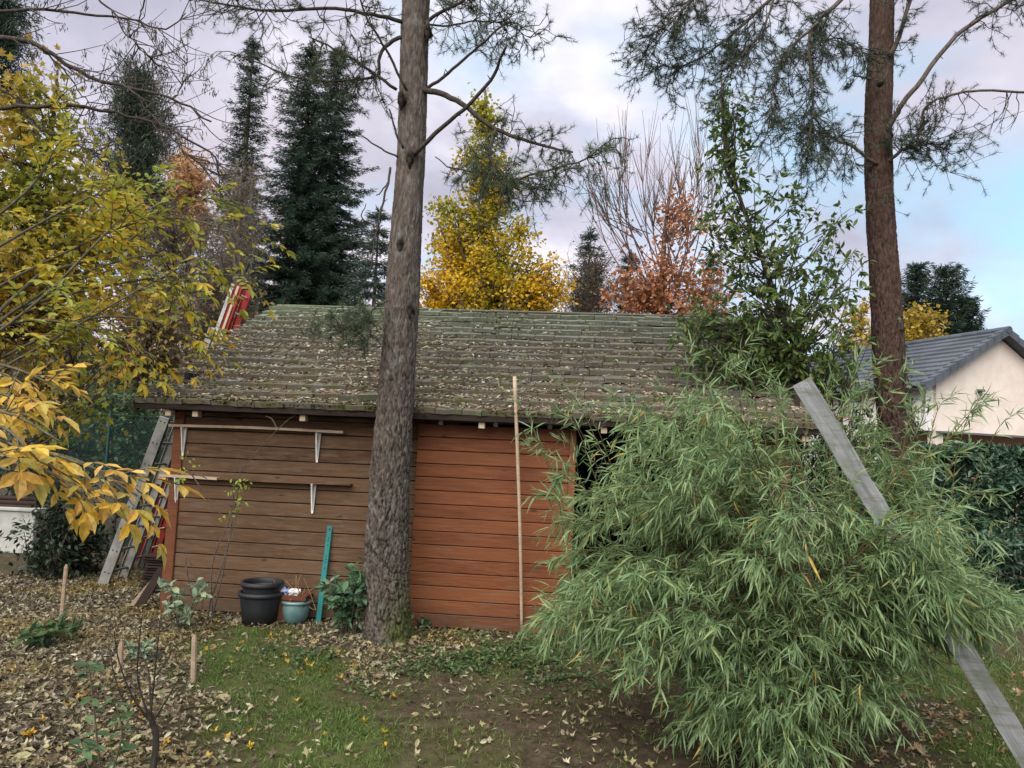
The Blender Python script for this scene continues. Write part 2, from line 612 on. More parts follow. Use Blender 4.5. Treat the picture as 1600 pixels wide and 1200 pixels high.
M['teal'] = plain_mat('teal_paint', (14, 122, 120), .5, .4, 0, .2, 15, c2=(24, 100, 98))
M['black_plastic'] = plain_mat('black_plastic', (26, 28, 32), .55, .4, 0, .2, 10, c2=(44, 46, 48))
M['glaze'] = plain_mat('blue_green_glaze', (104, 136, 132), .28, .5, 0, .2, 16, c2=(70, 104, 104), coat=.3)
M['terracotta'] = plain_mat('terracotta', (100, 60, 46), .85, .2, 0, .2, 20, c2=(74, 52, 42))
M['blue_film'] = plain_mat('blue_white_film', (70, 104, 196), .3, .5, 0, .1, 26, c2=(226, 230, 238))
M['rail'] = plain_mat('dark_steel_rail', (52, 58, 60), .5, .5, .4, .2, 16)
M['render'] = plain_mat('cream_render', (218, 206, 194), .9, .15, 0, .04, 14, c2=(206, 192, 178), bstr=.1)
M['render_white'] = plain_mat('pale_render', (222, 218, 214), .9, .15, 0, .05, 60, c2=(210, 206, 202), bstr=.1)
M['render_brown'] = plain_mat('tan_render', (176, 146, 120), .9, .15, 0, .05, 40, c2=(156, 128, 104), bstr=.1)
M['old_wall'] = plain_mat('stained_white_wall', (176, 176, 170), .9, .15, 0, .2, 8, c2=(120, 122, 114))
M['glass'] = plain_mat('dark_window_glass', (30, 34, 38), .08, .6, 0, .1, 3)
M['window_frame'] = plain_mat('grey_window_frame', (96, 98, 98), .5, .4, 0, .1, 10)
M['slate'] = plain_mat('grey_roof_tile', (84, 89, 96), .7, .3, 0, .25, 5, c2=(62, 67, 73))
M['soil_stone'] = plain_mat('dark_stone', (62, 64, 66), .85, .2, 0, .3, 9)
M['fence_green'] = plain_mat('dark_green_wire', (24, 62, 60), .55, .4, 0, .1, 10)
M['bark_left'] = bark_mat('grey_pine_bark', [(60, 53, 48), (86, 78, 71), (116, 108, 101)], (22, 18, 16), 30, lichen=(112, 114, 106), moss=(70, 78, 34))
M['bark_right'] = bark_mat('red_brown_pine_bark', [(48, 37, 31), (72, 56, 48), (94, 77, 68)], (28, 21, 18), 30)
M['twig'] = bark_mat('grey_brown_twig', [(58, 52, 46), (84, 76, 68), (108, 100, 90)], (40, 34, 30), 40)
M['dark_twig'] = bark_mat('dark_twig', [(44, 40, 36), (64, 58, 52), (86, 80, 72)], (36, 30, 26), 40)
M['pale_twig'] = bark_mat('pale_grey_twig', [(104, 98, 90), (132, 126, 118), (156, 150, 142)], (60, 54, 48), 40)
M['rosy_twig'] = bark_mat('rosy_twig', [(78, 62, 56), (98, 80, 73), (120, 102, 94)], (50, 40, 36), 40)
M['olive_stem'] = bark_mat('olive_stem', [(62, 58, 46), (84, 80, 64), (106, 102, 84)], (40, 38, 30), 40)
M['green_twig'] = bark_mat('green_twig', [(66, 78, 48), (84, 98, 62), (100, 112, 76)], (50, 60, 40), 40)
M['culm'] = bark_mat('bamboo_culm', [(58, 50, 34), (80, 72, 46), (98, 92, 60)], (70, 60, 40), 40)
M['needle'] = leaf_mat('pine_needles', [(44, 60, 44), (62, 78, 58), (80, 94, 72)], .15)
M['needle_light'] = leaf_mat('pale_pine_needles', [(60, 78, 56), (78, 96, 70), (98, 112, 86)], .2)
M['spruce'] = leaf_mat('spruce_needles', [(36, 56, 46), (52, 74, 58), (70, 92, 72)], .1)
M['spruce_blue'] = leaf_mat('blue_spruce_needles', [(50, 70, 62), (66, 86, 76), (86, 104, 94)], .1)
M['cypress'] = leaf_mat('cypress_foliage', [(30, 50, 40), (44, 66, 52), (58, 80, 62)], .1)
M['ginkgo'] = leaf_mat('golden_leaves', [(206, 164, 26), (226, 186, 34), (240, 202, 56)], .5, patch=.03,
                       pcols=[(138, 146, 44), (168, 162, 48), (196, 176, 44)], pscale=.45, pz=(5.2, 8.6))
M['orange'] = leaf_mat('orange_leaves', [(178, 116, 78), (196, 134, 92), (208, 150, 108), (176, 130, 92)], .4)
M['apricot'] = leaf_mat('apricot_leaves', [(214, 172, 124), (228, 190, 146), (204, 158, 112)], .5)
M['gold_far'] = leaf_mat('dull_gold_leaves', [(176, 148, 50), (196, 166, 64), (160, 142, 52)], .4)
M['maple'] = leaf_mat('yellow_green_leaves', [(138, 144, 56), (160, 160, 60), (182, 168, 62), (122, 138, 62)], .45, patch=.02,
                      pcols=[(176, 156, 56), (196, 168, 62), (190, 148, 66)], pscale=.9)
M['hickory'] = leaf_mat('yellow_leaves', [(228, 188, 66), (238, 202, 84), (218, 168, 78), (236, 210, 106), (206, 164, 84), (198, 186, 92)], .45, rough=.45, spots=(138, 92, 48))
M['hickory_green'] = leaf_mat('lime_yellow_leaves', [(196, 180, 48), (166, 168, 54), (216, 188, 52), (224, 180, 60)], .45, patch=-.02,
                              pcols=[(128, 154, 78), (150, 168, 82), (178, 176, 66)], pscale=1.1, spots=(132, 92, 44))
M['oak'] = leaf_mat('dark_oak_leaves', [(64, 88, 42), (80, 106, 54), (100, 122, 64), (118, 128, 66)], .3, rough=.4)
M['bamboo'] = leaf_mat('bamboo_leaves', [(110, 138, 88), (126, 154, 104), (142, 168, 116), (158, 178, 130), (116, 146, 96), (158, 170, 108), (132, 162, 118), (100, 128, 84)], .4, rough=.45)
M['bamboo_dry'] = leaf_mat('dry_bamboo_leaves', [(196, 170, 88), (214, 186, 100), (176, 140, 76)], .4)
M['laurel'] = leaf_mat('laurel_leaves', [(44, 76, 48), (60, 94, 62), (78, 112, 78)], .15, rough=.3, spec=.5)
M['laurel_light'] = leaf_mat('pale_laurel_leaves', [(64, 96, 66), (82, 114, 80), (100, 132, 98)], .2, rough=.35, spec=.5)
M['hedge'] = leaf_mat('hedge_leaves', [(34, 60, 44), (50, 80, 58), (70, 102, 78), (92, 122, 98)], .12, rough=.28, spec=.5)
M['dark_shrub'] = leaf_mat('dark_evergreen_leaves', [(26, 42, 28), (38, 58, 36), (52, 72, 46)], .15, rough=.4)
M['mid_shrub'] = leaf_mat('mid_green_leaves', [(58, 84, 54), (78, 106, 68), (98, 124, 82)], .3)
M['pale_leaf'] = leaf_mat('pale_green_leaves', [(132, 156, 130), (156, 176, 148), (112, 140, 108), (168, 180, 140)], .3, rough=.4)
M['lime_leaf'] = leaf_mat('lime_leaves', [(150, 180, 70), (172, 194, 84), (190, 200, 96)], .45)
M['weed'] = leaf_mat('weed_leaves', [(58, 84, 52), (74, 100, 60), (90, 114, 70), (106, 124, 78)], .3)
M['brown_leaf'] = leaf_mat('brown_thicket_leaves', [(104, 88, 62), (128, 110, 76), (146, 118, 76), (118, 112, 74)], .3)
M['grass'] = leaf_mat('grass_blades', [(78, 108, 50), (96, 126, 60), (112, 140, 70), (130, 150, 82)], .35, patch=-.05,
                      pcols=[(98, 106, 52), (112, 120, 60), (84, 100, 44)], pscale=1.4)
M['litter'] = leaf_mat('leaf_litter', [(106, 92, 76), (80, 67, 56), (144, 130, 106), (178, 164, 132), (62, 52, 44), (200, 190, 156), (116, 98, 80), (216, 208, 176), (88, 73, 61)], .2, rough=.65, patch=-.08,
                       pcols=[(164, 144, 92), (198, 180, 120), (96, 80, 60), (140, 118, 80), (190, 168, 100), (74, 60, 48)], pscale=.9)
M['roof_litter'] = leaf_mat('roof_litter', [(80, 66, 54), (140, 122, 100), (184, 170, 146), (96, 78, 64), (206, 196, 172), (66, 54, 46), (150, 130, 106), (216, 210, 188)], .15, rough=.7)
M['pale_fallen'] = leaf_mat('pale_fallen_leaves', [(176, 168, 122), (196, 188, 146), (164, 150, 100)], .25)
M['gold_fallen'] = leaf_mat('gold_fallen_leaves', [(206, 170, 52), (218, 184, 74), (196, 150, 50)], .3)
M['brown_fallen'] = leaf_mat('brown_fallen_leaves', [(150, 116, 84), (170, 136, 100), (136, 102, 74)], .2)
M['seed'] = leaf_mat('dry_seed_keys', [(66, 58, 52), (88, 78, 68), (104, 92, 82)], .2)
M['ivy'] = leaf_mat('ivy_leaves', [(52, 66, 42), (78, 90, 60), (112, 116, 90), (60, 72, 48)], .2, rough=.35)


def shingle_mat():
    m, t = new_mat('weathered_shingle')
    geo = t.n('ShaderNodeNewGeometry', 'Position')
    tc = t.n('ShaderNodeTexCoord', 'Object')
    r = t.math('FRACT', t.math('ADD', t.n('ShaderNodeObjectInfo', 'Random'), t.n('ShaderNodeNewGeometry', 'Random Per Island')))
    g = t.noise(t.vmath('MULTIPLY', geo, (40, 6, 6)), 1.5, 6, .65)
    c = t.ramp(g, [(.3, srgb(66, 65, 60)), (.55, srgb(94, 94, 88)), (.78, srgb(124, 124, 117))])
    c = t.mix(t.math('MULTIPLY', r, .55), c, srgb(120, 126, 120))
    sep = t.n('ShaderNodeSeparateXYZ', None, Vector=geo)
    n = t.noise(geo, 2.2, 5, .65)
    # green algae film, strongest on the high left end of the roof, and mossy patches further down
    hi = t.n('ShaderNodeMapRange', 0, Value=sep.outputs[2], From_Min=3.05, From_Max=3.7, To_Min=0.0, To_Max=.75)
    lf = t.n('ShaderNodeMapRange', 0, Value=sep.outputs[0], From_Min=-3.2, From_Max=2.2, To_Min=1.0, To_Max=.45)
    f = t.math('MULTIPLY', t.math('MULTIPLY', hi, lf), t.ramp(n, [(.3, .5), (.6, 1.0)]))
    c = t.mix(f, c, srgb(116, 132, 104))
    lowz = t.n('ShaderNodeMapRange', 0, Value=sep.outputs[2], From_Min=2.1, From_Max=3.5, To_Min=1.0, To_Max=.25)
    c = t.mix(t.math('MULTIPLY', lowz, t.ramp(t.noise(geo, 3.1, 6, .7), [(.32, 0.0), (.54, .9)])), c, srgb(104, 92, 76))
    c = t.mix(t.math('MULTIPLY', lowz, t.ramp(t.noise(t.vmath('ADD', geo, (7, 3, 1)), 4.5, 6, .7), [(.52, 0.0), (.64, .8)])), c, srgb(86, 96, 44))
    finish(t, c, .9, .15, g, .5, .006)
    return m


M['shingle'] = shingle_mat()
M['moss'] = leaf_mat('roof_moss', [(62, 68, 28), (82, 88, 36), (104, 106, 50), (78, 66, 40)], .1, rough=.9, spec=.1)

# ---------------------------------------------------------------- ground
def blob(x, y, cx, cy, rx, ry, rot=0.0):
    c, s = math.cos(rot), math.sin(rot)
    u, v = (x - cx), (y - cy)
    a, b = (u * c + v * s) / rx, (-u * s + v * c) / ry
    return np.exp(-(a * a + b * b) ** 1.5)


def zones(X, Y):
    """grass and litter cover (0..1) at ground points, laid out as the garden is"""
    px, py, dep = proj(np.stack([X, Y, np.zeros_like(X)], -1))
    wob = (fbm(X * 2.2, Y * 2.2, 21, 4) - .5)
    px = px + wob * 240
    py = py + (fbm(X * 2.0 + 9, Y * 2.0, 33, 4) - .5) * 130
    g = blob(px, py, 470, 1130, 120, 110, .5) + .9 * blob(px, py, 400, 1030, 90, 45, .3) + .42 * blob(px, py, 620, 1200, 160, 70)
    g = g + .8 * blob(px, py, 1520, 1090, 150, 60) + .55 * blob(px, py, 820, 1030, 190, 40) + .5 * blob(px, py, 1400, 1040, 60, 60) + .9 * blob(px, py, 1560, 1200, 90, 50)
    li = 1.0 * blob(px, py, 40, 1120, 330, 260) + blob(px, py, 60, 930, 300, 60) + .8 * blob(px, py, 480, 1000, 260, 38) + .45 * blob(px, py, 700, 1000, 200, 40)
    li = li * (1 - np.clip(1.25 * g, 0, .96)) + .03 + .07 * blob(px, py, 950, 1120, 220, 110) + .25 * blob(px, py, 1460, 1170, 110, 45)
    g = g + .09
    far = (dep > 9.5)
    li = np.where(far, .35, li)
    g = np.where(far, .15, g)
    return np.clip(g, 0, 1), np.clip(li, 0, 1)


def ground_mat():
    m, t = new_mat('garden_soil')
    geo = t.n('ShaderNodeNewGeometry', 'Position')
    n = t.noise(geo, 9, 8, .7)
    n2 = t.noise(geo, 45, 5, .7)
    c = t.ramp(n, [(.3, srgb(46, 38, 31)), (.5, srgb(68, 57, 47)), (.72, srgb(96, 83, 69))])
    c = t.mix(t.ramp(n2, [(.5, 0.0), (.75, .5)]), c, srgb(112, 94, 78))
    lit = t.n('ShaderNodeAttribute', 2, props={'attribute_name': 'crack'})
    gr = t.math('MULTIPLY', lit, t.ramp(t.noise(geo, 14, 5, .7), [(.35, .25), (.6, .95)]))
    c = t.mix(gr, c, srgb(78, 88, 44))
    finish(t, c, .95, .1, t.math('ADD', n, t.math('MULTIPLY', n2, .5)), .8, .03)
    return m


def build_ground():
    mb = MB()
    xs = np.concatenate([np.linspace(-120, -7, 16), np.linspace(-6.6, 6.6, 190), np.linspace(7, 120, 16)])
    ys = np.concatenate([np.linspace(-30, 1.5, 8), np.linspace(1.8, 10.5, 150), np.linspace(11, 200, 18)])
    X, Y = np.meshgrid(xs, ys)
    g, li = zones(X.ravel(), Y.ravel())
    Z = G(X, Y)
    near = (np.abs(X) < 6.6) & (Y > 1.8) & (Y < 10.5)
    Z = Z + np.where(near, .05 * (fbm(X * 9, Y * 9, 2, 3) - .5), 0)
    nx, ny = len(xs), len(ys)
    i = (np.arange(ny - 1)[:, None] * nx + np.arange(nx - 1)[None]).ravel()
    mb.add(np.stack([X, Y, Z], -1), Q=np.stack([i, i + 1, i + nx + 1, i + nx], -1), a=g)
    o = single('ground', mb, ground_mat(), kind='structure', smooth=True, attr='crack')
    o['label'] = 'dark garden soil with mossy grass and fallen leaves'


build_ground()

# ---------------------------------------------------------------- the shed
TH = 0.092
SO = np.array([-3.539, 8.2003, 0.0])
SW = np.array([math.cos(TH), -math.sin(TH), 0])
SN = np.array([math.sin(TH), math.cos(TH), 0])


def S2W(a, d, z):
    return SO + SW * a + SN * d + np.array([0, 0, z])


XL, XR, YE, YR, ZE, RISE = -0.265, 6.72, -0.35, 3.03, 2.17, 1.64
XWALL = 6.45
SLOPE = RISE / (YR - YE)
shed = Thing('shed', 'brown wooden garden shed with red sliding door and mossy shingle roof', 'shed', SO, -TH)


def board_mesh(name, L, h, mat, d=0.022, gap=.007):
    """one shiplap board along x: face, chamfers and a recessed joint below; origin at its lower left"""
    prof = np.array([[0, gap], [-d * .55, gap], [-d, gap + .006], [-d, h - .005], [-d + .004, h], [0, h]])
    mb = MB()
    k = len(prof)
    V = np.vstack([np.column_stack([np.full(k, x), prof]) for x in (0, L)])
    Q = [(i, (i + 1) % k, (i + 1) % k + k, i + k) for i in range(k)]
    Q = [q[::-1] for q in Q]
    mb.add(V, T=[(0, i, i + 1) for i in range(1, k - 1)] + [(k, k + i + 1, k + i) for i in range(1, k - 1)], Q=Q)
    return mb.mesh(name, mat)


def build_shed():
    S = shed
    # left wall boards, one object each
    HB = .1435
    me = board_mesh('wall_board', 2.95, HB, M['left_board'])
    wall = MB()
    box(wall, (.05, .004, 0), (2.98, .05, 2.2))
    wl = S.part('front_wall', wall, M['dark_wood'], local=True)
    for i in range(15):
        jit = rng.normal(0, .0012)
        S.inst('wall_board', me, Matrix.Translation((.09, jit, .02 + i * HB)) @ Matrix.Rotation(rng.normal(0, .0006), 4, 'Y'), wl)
    # right wall beyond the opening
    wr = MB()
    box(wr, (5.55, .004, 0), (XWALL, .05, 2.2))
    w2 = S.part('front_wall', wr, M['dark_wood'], local=True)
    me2 = board_mesh('wall_board', XWALL - 5.55 - .1, HB, M['left_board'])
    for i in range(15):
        S.inst('wall_board', me2, Matrix.Translation((5.57, 0, .02 + i * HB)), w2)
    # side and back walls, floor
    for nm, lo, hi in (('side_wall', (.0, .06, 0), (.05, 6.3, 2.5)), ('side_wall', (XWALL - .05, .06, 0), (XWALL, 6.3, 2.5)), ('back_wall', (.05, 6.25, 0), (XWALL - .05, 6.3, 2.3))):
        mb = MB()
        box(mb, lo, hi)
        for j in range(16):
            if nm == 'side_wall':
                x = lo[0] - .012 if lo[0] < 1 else hi[0] + .012
                box(mb, (min(x, lo[0] + .002), .12, .03 + j * .15), (max(x, lo[0] + .002) if lo[0] < 1 else x, 6.2, .03 + j * .15 + .14)) if lo[0] < 1 else \
                    box(mb, (hi[0] - .002, .12, .03 + j * .15), (x, 6.2, .03 + j * .15 + .14))
        # gable triangle
        if nm == 'side_wall':
            x0, x1 = lo[0], hi[0]
            V = [(x, y, z) for x in (x0, x1) for y, z in ((.06, 2.5 - .2), (6.3, 2.3), (YR, ZE + RISE - .12))]
            mb.add(V, T=[(0, 2, 1), (3, 4, 5)], Q=[(0, 3, 5, 2), (2, 5, 4, 1)])
        S.part(nm, mb, M['dark_wood'], local=True)
    fl = MB()
    box(fl, (.06, .06, -.05), (XWALL - .06, 6.24, .06))
    S.part('floor', fl, M['dark_wood'], local=True)
    # posts
    mb = MB()
    box(mb, (0, 0, -.05), (.115, .115, 2.16), bev=.006, M=Matrix.Translation((-.02, -.045, 0)))
    S.part('corner_post', mb, M['post'], local=True)
    mb = MB()
    box(mb, (5.45, -.04, -.05), (5.55, .06, 2.2), bev=.006)
    S.part('door_post', mb, M['dark_wood'], local=True)
    mb = MB()
    box(mb, (XWALL - .1, -.045, -.05), (XWALL + .015, .07, 2.16), bev=.006)
    S.part('corner_post', mb, M['dark_wood'], local=True)
    # top plate above the boards (dark beam under the eave)
    mb = MB()
    box(mb, (-.02, -.055, 2.075), (XWALL, -.024, 2.2), bev=.004)
    S.part('top_plate', mb, M['dark_wood'], local=True)
    # sliding door
    D0, D1, DZ, DH = 2.62, 4.2344, .02, 2.03
    ds = DH / 15
    mb = MB()
    box(mb, (D0, -.07, DZ + .004), (D1 - .004, -.05, DZ + DH - .004))
    door = S.part('sliding_door', mb, M['dark_wood'], local=True)
    me = board_mesh('door_board', D1 - .07 - D0, ds, M['door_board'], .02, .005)
    for i in range(15):
        S.inst('door_board', me, Matrix.Translation((D0, -.0705 + rng.normal(0, .001), DZ + i * ds)), door)
    mb = MB()
    box(mb, (D1 - .067, -.094, DZ), (D1, -.046, DZ + DH), bev=.003)
    S.part('door_edge', mb, M['door_board'], local=True, parent=door)
    # rail and hangers
    mb = MB()
    box(mb, (2.55, -.125, 2.075), (5.75, -.075, 2.135), bev=.006)
    box(mb, (2.55, -.13, 2.128), (5.75, -.06, 2.142))
    rail = S.part('door_rail', mb, M['rail'], local=True)
    for x in (2.86, 3.42, 3.97):
        mb = MB()
        box(mb, (x - .02, -.131, 2.045), (x + .02, -.1255, 2.11), bev=.002)
        box(mb, (x - .028, -.129, 2.055), (x - .0205, -.07, 2.075))
        box(mb, (x - .006, -.138, 2.085), (x + .006, -.1315, 2.097))
        S.part('hanger', mb, M['aluminium'], local=True, parent=rail)
    # rafters with pale cut ends
    for x in (.06, .35, 1.48, 2.36, 3.3, 4.5, 5.6, 6.4):
        mb = MB()
        a, b = np.array([x, YE + .1, ZE - .085]), np.array([x, YR, ZE + RISE - .12])
        beam(mb, a, b, .06, .09, (1, 0, 0), bev=0)
        box(mb, (x - .03, YE + .028, ZE - .150), (x + .03, YE + .12, ZE - .088), m=1, bev=.003)
        S.part('rafter', mb, [M['dark_wood'], M['batten']], local=True)
    # ---- roof
    rf = MB()
    th = .03
    V = [(x, y, z) for x in (XL + .03, XR - .03) for y, z in ((YE + .03, ZE + .0145 - th - .03), (YR, ZE + RISE - th - .03), (YR, ZE + RISE - .03), (YE + .03, ZE + .0145 - .03))]
    rf.add(V, Q=[(0, 3, 2, 1), (4, 5, 6, 7), (0, 1, 5, 4), (1, 2, 6, 5), (2, 3, 7, 6), (3, 0, 4, 7)])
    yb = 2 * YR - YE
    V = [(x, y, z) for x in (XL + .03, XR - .03) for y, z in ((YR + .001, ZE + RISE - th - .03), (yb, ZE - th - .03), (yb, ZE - .03), (YR + .001, ZE + RISE - .03))]
    rf.add(V, Q=[(0, 3, 2, 1), (4, 5, 6, 7), (0, 1, 5, 4), (1, 2, 6, 5), (2, 3, 7, 6), (3, 0, 4, 7)])
    roof = S.part('roof', rf, M['dark_wood'], local=True)
    mb = MB()
    box(mb, (XL, YE - .012, ZE - .085), (XR, YE + .022, ZE - .012), bev=.004)
    S.part('fascia', mb, M['dark_wood'], local=True, parent=roof)
    for x in (XL - .024, XR):
        mb = MB()
        n = np.array([0, -SLOPE, 1]) / math.hypot(1, SLOPE)
        beam(mb, (x + .012, YE - .01, ZE - .06), (x + .012, YR, ZE + RISE - .07), .024, .12, (1, 0, 0), bev=.003)
        beam(mb, (x + .012, yb, ZE - .06), (x + .012, YR, ZE + RISE - .07), .024, .12, (1, 0, 0), bev=.003)
        S.part('bargeboard', mb, M['dark_wood'], local=True, parent=roof)
    # shingles, course by course from the eave
    ang = math.atan(SLOPE)
    slope_len = math.hypot(YR - YE, RISE)
    NC = 15
    expo = slope_len / NC
    shapes = []
    for k in range(6):
        mb = MB()
        L = expo * 1.22
        thick = .046 + .014 * rng.random()
        n = 4
        xs = np.linspace(0, 1, n)
        bot = rng.normal(0, .007, n)
        V = []
        for i, x in enumerate(xs):
            lift = rng.normal(0, .003)
            V += [(x, bot[i], lift), (x, bot[i], thick + lift), (x, L, .008), (x, L, .0)]
        Q = []
        for i in range(n - 1):
            a, b = i * 4, i * 4 + 4
            Q += [(a, a + 1, b + 1, b)[::-1], (a + 1, a + 2, b + 2, b + 1)[::-1], (a + 3, a, b, b + 3)[::-1]]
        Q += [(0, 3, 2, 1)[::-1][::-1], (n * 4 - 4, n * 4 - 3, n * 4 - 2, n * 4 - 1)]
        mb.add(V, Q=Q)
        shapes.append((mb.mesh('shingle', M['shingle']), np.array(V), Q))
    items = []
    for c in range(NC):
        x = XL - rng.random() * .15
        while x < XR:
            w = rng.uniform(.17, .32)
            x0, x1 = max(x, XL - .012), min(x + w, XR + .012)
            if x1 - x0 > .05:
                items.append((c, x0 + .003, x1 - x0 - .006))
            x += w
    mats = []
    for c, x0, w in items:
        s = c * expo - .02 + rng.normal(0, .006)
        lift = .012 + max(0, rng.normal(.0, .005)) + (rng.random() < .04) * .012
        sag = -.02 * math.sin(math.pi * (x0 - XL) / (XR - XL))
        y, z = YE + s * math.cos(ang), ZE - .03 + s * math.sin(ang) + sag * s / slope_len
        tilt = ang - .075 + rng.normal(0, .006) - (rng.random() < .04) * .05
        Mx = Matrix.Translation((x0, y - lift * math.sin(ang), z + lift * math.cos(ang))) @ Matrix.Rotation(tilt, 4, 'X') @ Matrix.Rotation(rng.normal(0, .01), 4, 'Y') @ Matrix.Rotation(rng.normal(0, .008), 4, 'Z') @ Matrix.Diagonal((w, 1, 1, 1))
        mats.append(Mx)
    # the ones that show best: upper courses (bare) and the whole eave
    order = sorted(range(len(items)), key=lambda i: (0 if items[i][0] >= 6 or items[i][0] == 0 else 1, items[i][0]))
    order = sorted(range(len(items)), key=lambda i: -((items[i][0] >= 5) * 2 + rng.random() - (items[i][1] > 5.4)))
    own = set(order[:300])
    rest = MB()
    for i, Mx in enumerate(mats):
        k = int(rng.integers(6))
        if i in own:
            S.inst('shingle', shapes[k][0], Mx, roof)
        else:
            Mn = np.array(Mx)
            rest.add(shapes[k][1] @ Mn[:3, :3].T + Mn[:3, 3], Q=shapes[k][2])
    # back slope
    for c in range(6):
        y0, y1 = YR + .002 + c * .56, YR + .56 + c * .56 + .05
        z0, z1 = ZE + RISE - (y0 - YR) * SLOPE, ZE + RISE - (y1 - YR) * SLOPE + .02
        V = [(x, y, z) for x in (XL, XR) for y, z in ((y0, z0 - .02), (y1, z1 - .02), (y1, z1 + .01), (y0, z0))]
        rest.add(V, Q=[(0, 3, 2, 1), (4, 5, 6, 7), (0, 1, 5, 4), (1, 2, 6, 5), (2, 3, 7, 6), (3, 0, 4, 7)])
    S.part('shingle_courses', rest, M['shingle'], local=True, parent=roof, kind='stuff')
    # moss cushions on joints and eave
    mo = MB()
    n = 5200
    a = rng.uniform(XL, XR, n)
    cc = np.floor(rng.random(n) ** 1.7 * NC)
    s = cc * expo - .015 + np.abs(rng.normal(0, .02, n))
    s = np.where(rng.random(n) < .35, rng.uniform(-.03, .05, n), s)
    keep = fbm(a * 1.3, s * 1.5, 8, 3) + .12 * (s < .1) > .5
    a, s = a[keep], s[keep]
    P = np.stack([a, YE + s * math.cos(ang), ZE + s * math.sin(ang) + .012], -1)
    for q in range(4):
        put_leaves(mo, P + rng.normal(0, .014, P.shape) * [1, .5, .3], rdir(len(P), .6) + [0, 0, .5], rdir(len(P)), rng.uniform(.02, .045, len(P)), rng.uniform(.02, .035, len(P)), T_DIAMOND)
    S.part('moss', mo, M['moss'], local=True, parent=roof, kind='stuff')
    # leaf litter on the roof: thick on the lower left, thinner to the right
    n = 62000
    a = rng.uniform(XL - .02, XR, n)
    s = rng.uniform(-.02, slope_len, n)
    u = (a - XL) / (XR - XL)
    v = s / slope_len
    dens = np.clip(1.15 - 1.5 * np.maximum(u - .22, 0), .16, 1) * np.clip(1.35 - 1.55 * v - .25 * (u > .4), 0, 1) * (0.12 + 2.6 * np.clip(fbm(a * 1.6, s * 2.4, 5, 4) - .34, 0, .5))
    dens = np.maximum(dens, (v < .97) * .02)
    keep = rng.random(n) < dens * 1.8
    a, s = a[keep], s[keep]
    k = len(a)
    P = np.stack([a, YE + s * math.cos(ang), ZE + s * math.sin(ang) - .012 + .052 * (1 - np.mod((s + .02) / expo, 1.0)) + rng.random(k) * .022], -1)
    up = np.array([0, -math.sin(ang), math.cos(ang)])
    D = rdir(k, .3)
    D = D - (D @ up)[:, None] * up * .8
    li = MB()
    half = rng.random(k) < .66
    put_leaves(li, P[half], D[half], up + rng.normal(0, .7, (half.sum(), 3)), rng.uniform(.022, .068, half.sum()), rng.uniform(.009, .027, half.sum()), T_CURL)
    hh = ~half
    put_leaves(li, P[hh], D[hh], up + rng.normal(0, .3, (hh.sum(), 3)), rng.uniform(.06, .13, hh.sum()), .006, T_DIAMOND)
    o = S.part('roof_leaves', li, M['roof_litter'], local=True, parent=roof, kind='stuff')


build_shed()


# ---------------------------------------------------------------- wall shelves (batten on two white brackets)
def shelf(a0, a1, z, brk, label, warp, split=1.0):
    t = Thing('wall_shelf', label, 'shelf', S2W(a0, -.06, z), -TH, 'batten shelves on the shed wall')
    mb = MB()
    P = spline([(0, 0, 0), ((a1 - a0) * .5, 0, warp), (a1 - a0, 0, warp * .3)], 14)
    for i in range(13):
        beam(mb, P[i] - [.002, 0, 0], P[i + 1], .10, .026 if i / 13 < split else .013, (0, 1, 0), bev=.0, m=int(i / 13 >= split))
    t.part('board', mb, [M['batten'], M['left_board']], local=True)
    for a in brk:
        mb = MB()
        x = a - a0
        # tapered pressed-steel bracket: wall leg and arm joined by a web
        V = [(x - .031, .028, -.014), (x + .031, .028, -.014), (x + .010, .028, -.32), (x - .010, .028, -.32),
             (x - .031, .004, -.014), (x + .031, .004, -.014), (x + .010, .018, -.32), (x - .010, .018, -.32)]
        mb.add(V, Q=[(0, 1, 2, 3), (5, 4, 7, 6), (0, 4, 5, 1), (2, 6, 7, 3), (1, 5, 6, 2), (0, 3, 7, 4)])
        V = [(x - .006, .003, -.02), (x + .006, .003, -.02), (x + .006, -.05, -.02), (x - .006, -.05, -.02), (x - .004, .010, -.28), (x + .004, .010, -.28)]
        mb.add(V, T=[(0, 3, 4), (1, 5, 2)], Q=[(0, 1, 2, 3), (3, 2, 5, 4)])
        box(mb, (x - .012, -.05, -.0185), (x + .012, .012, -.0135))
        t.part('bracket', mb, M['white_paint'], local=True)
    return t


shelf(-.04, 1.84, 1.925, (.10, 1.56), 'upper pale batten shelf on white brackets on brown shed wall', .012)
shelf(-.10, 1.95, 1.40, (.07, 1.545), 'lower pale batten shelf on white brackets, above the black tubs', -.012, .3)


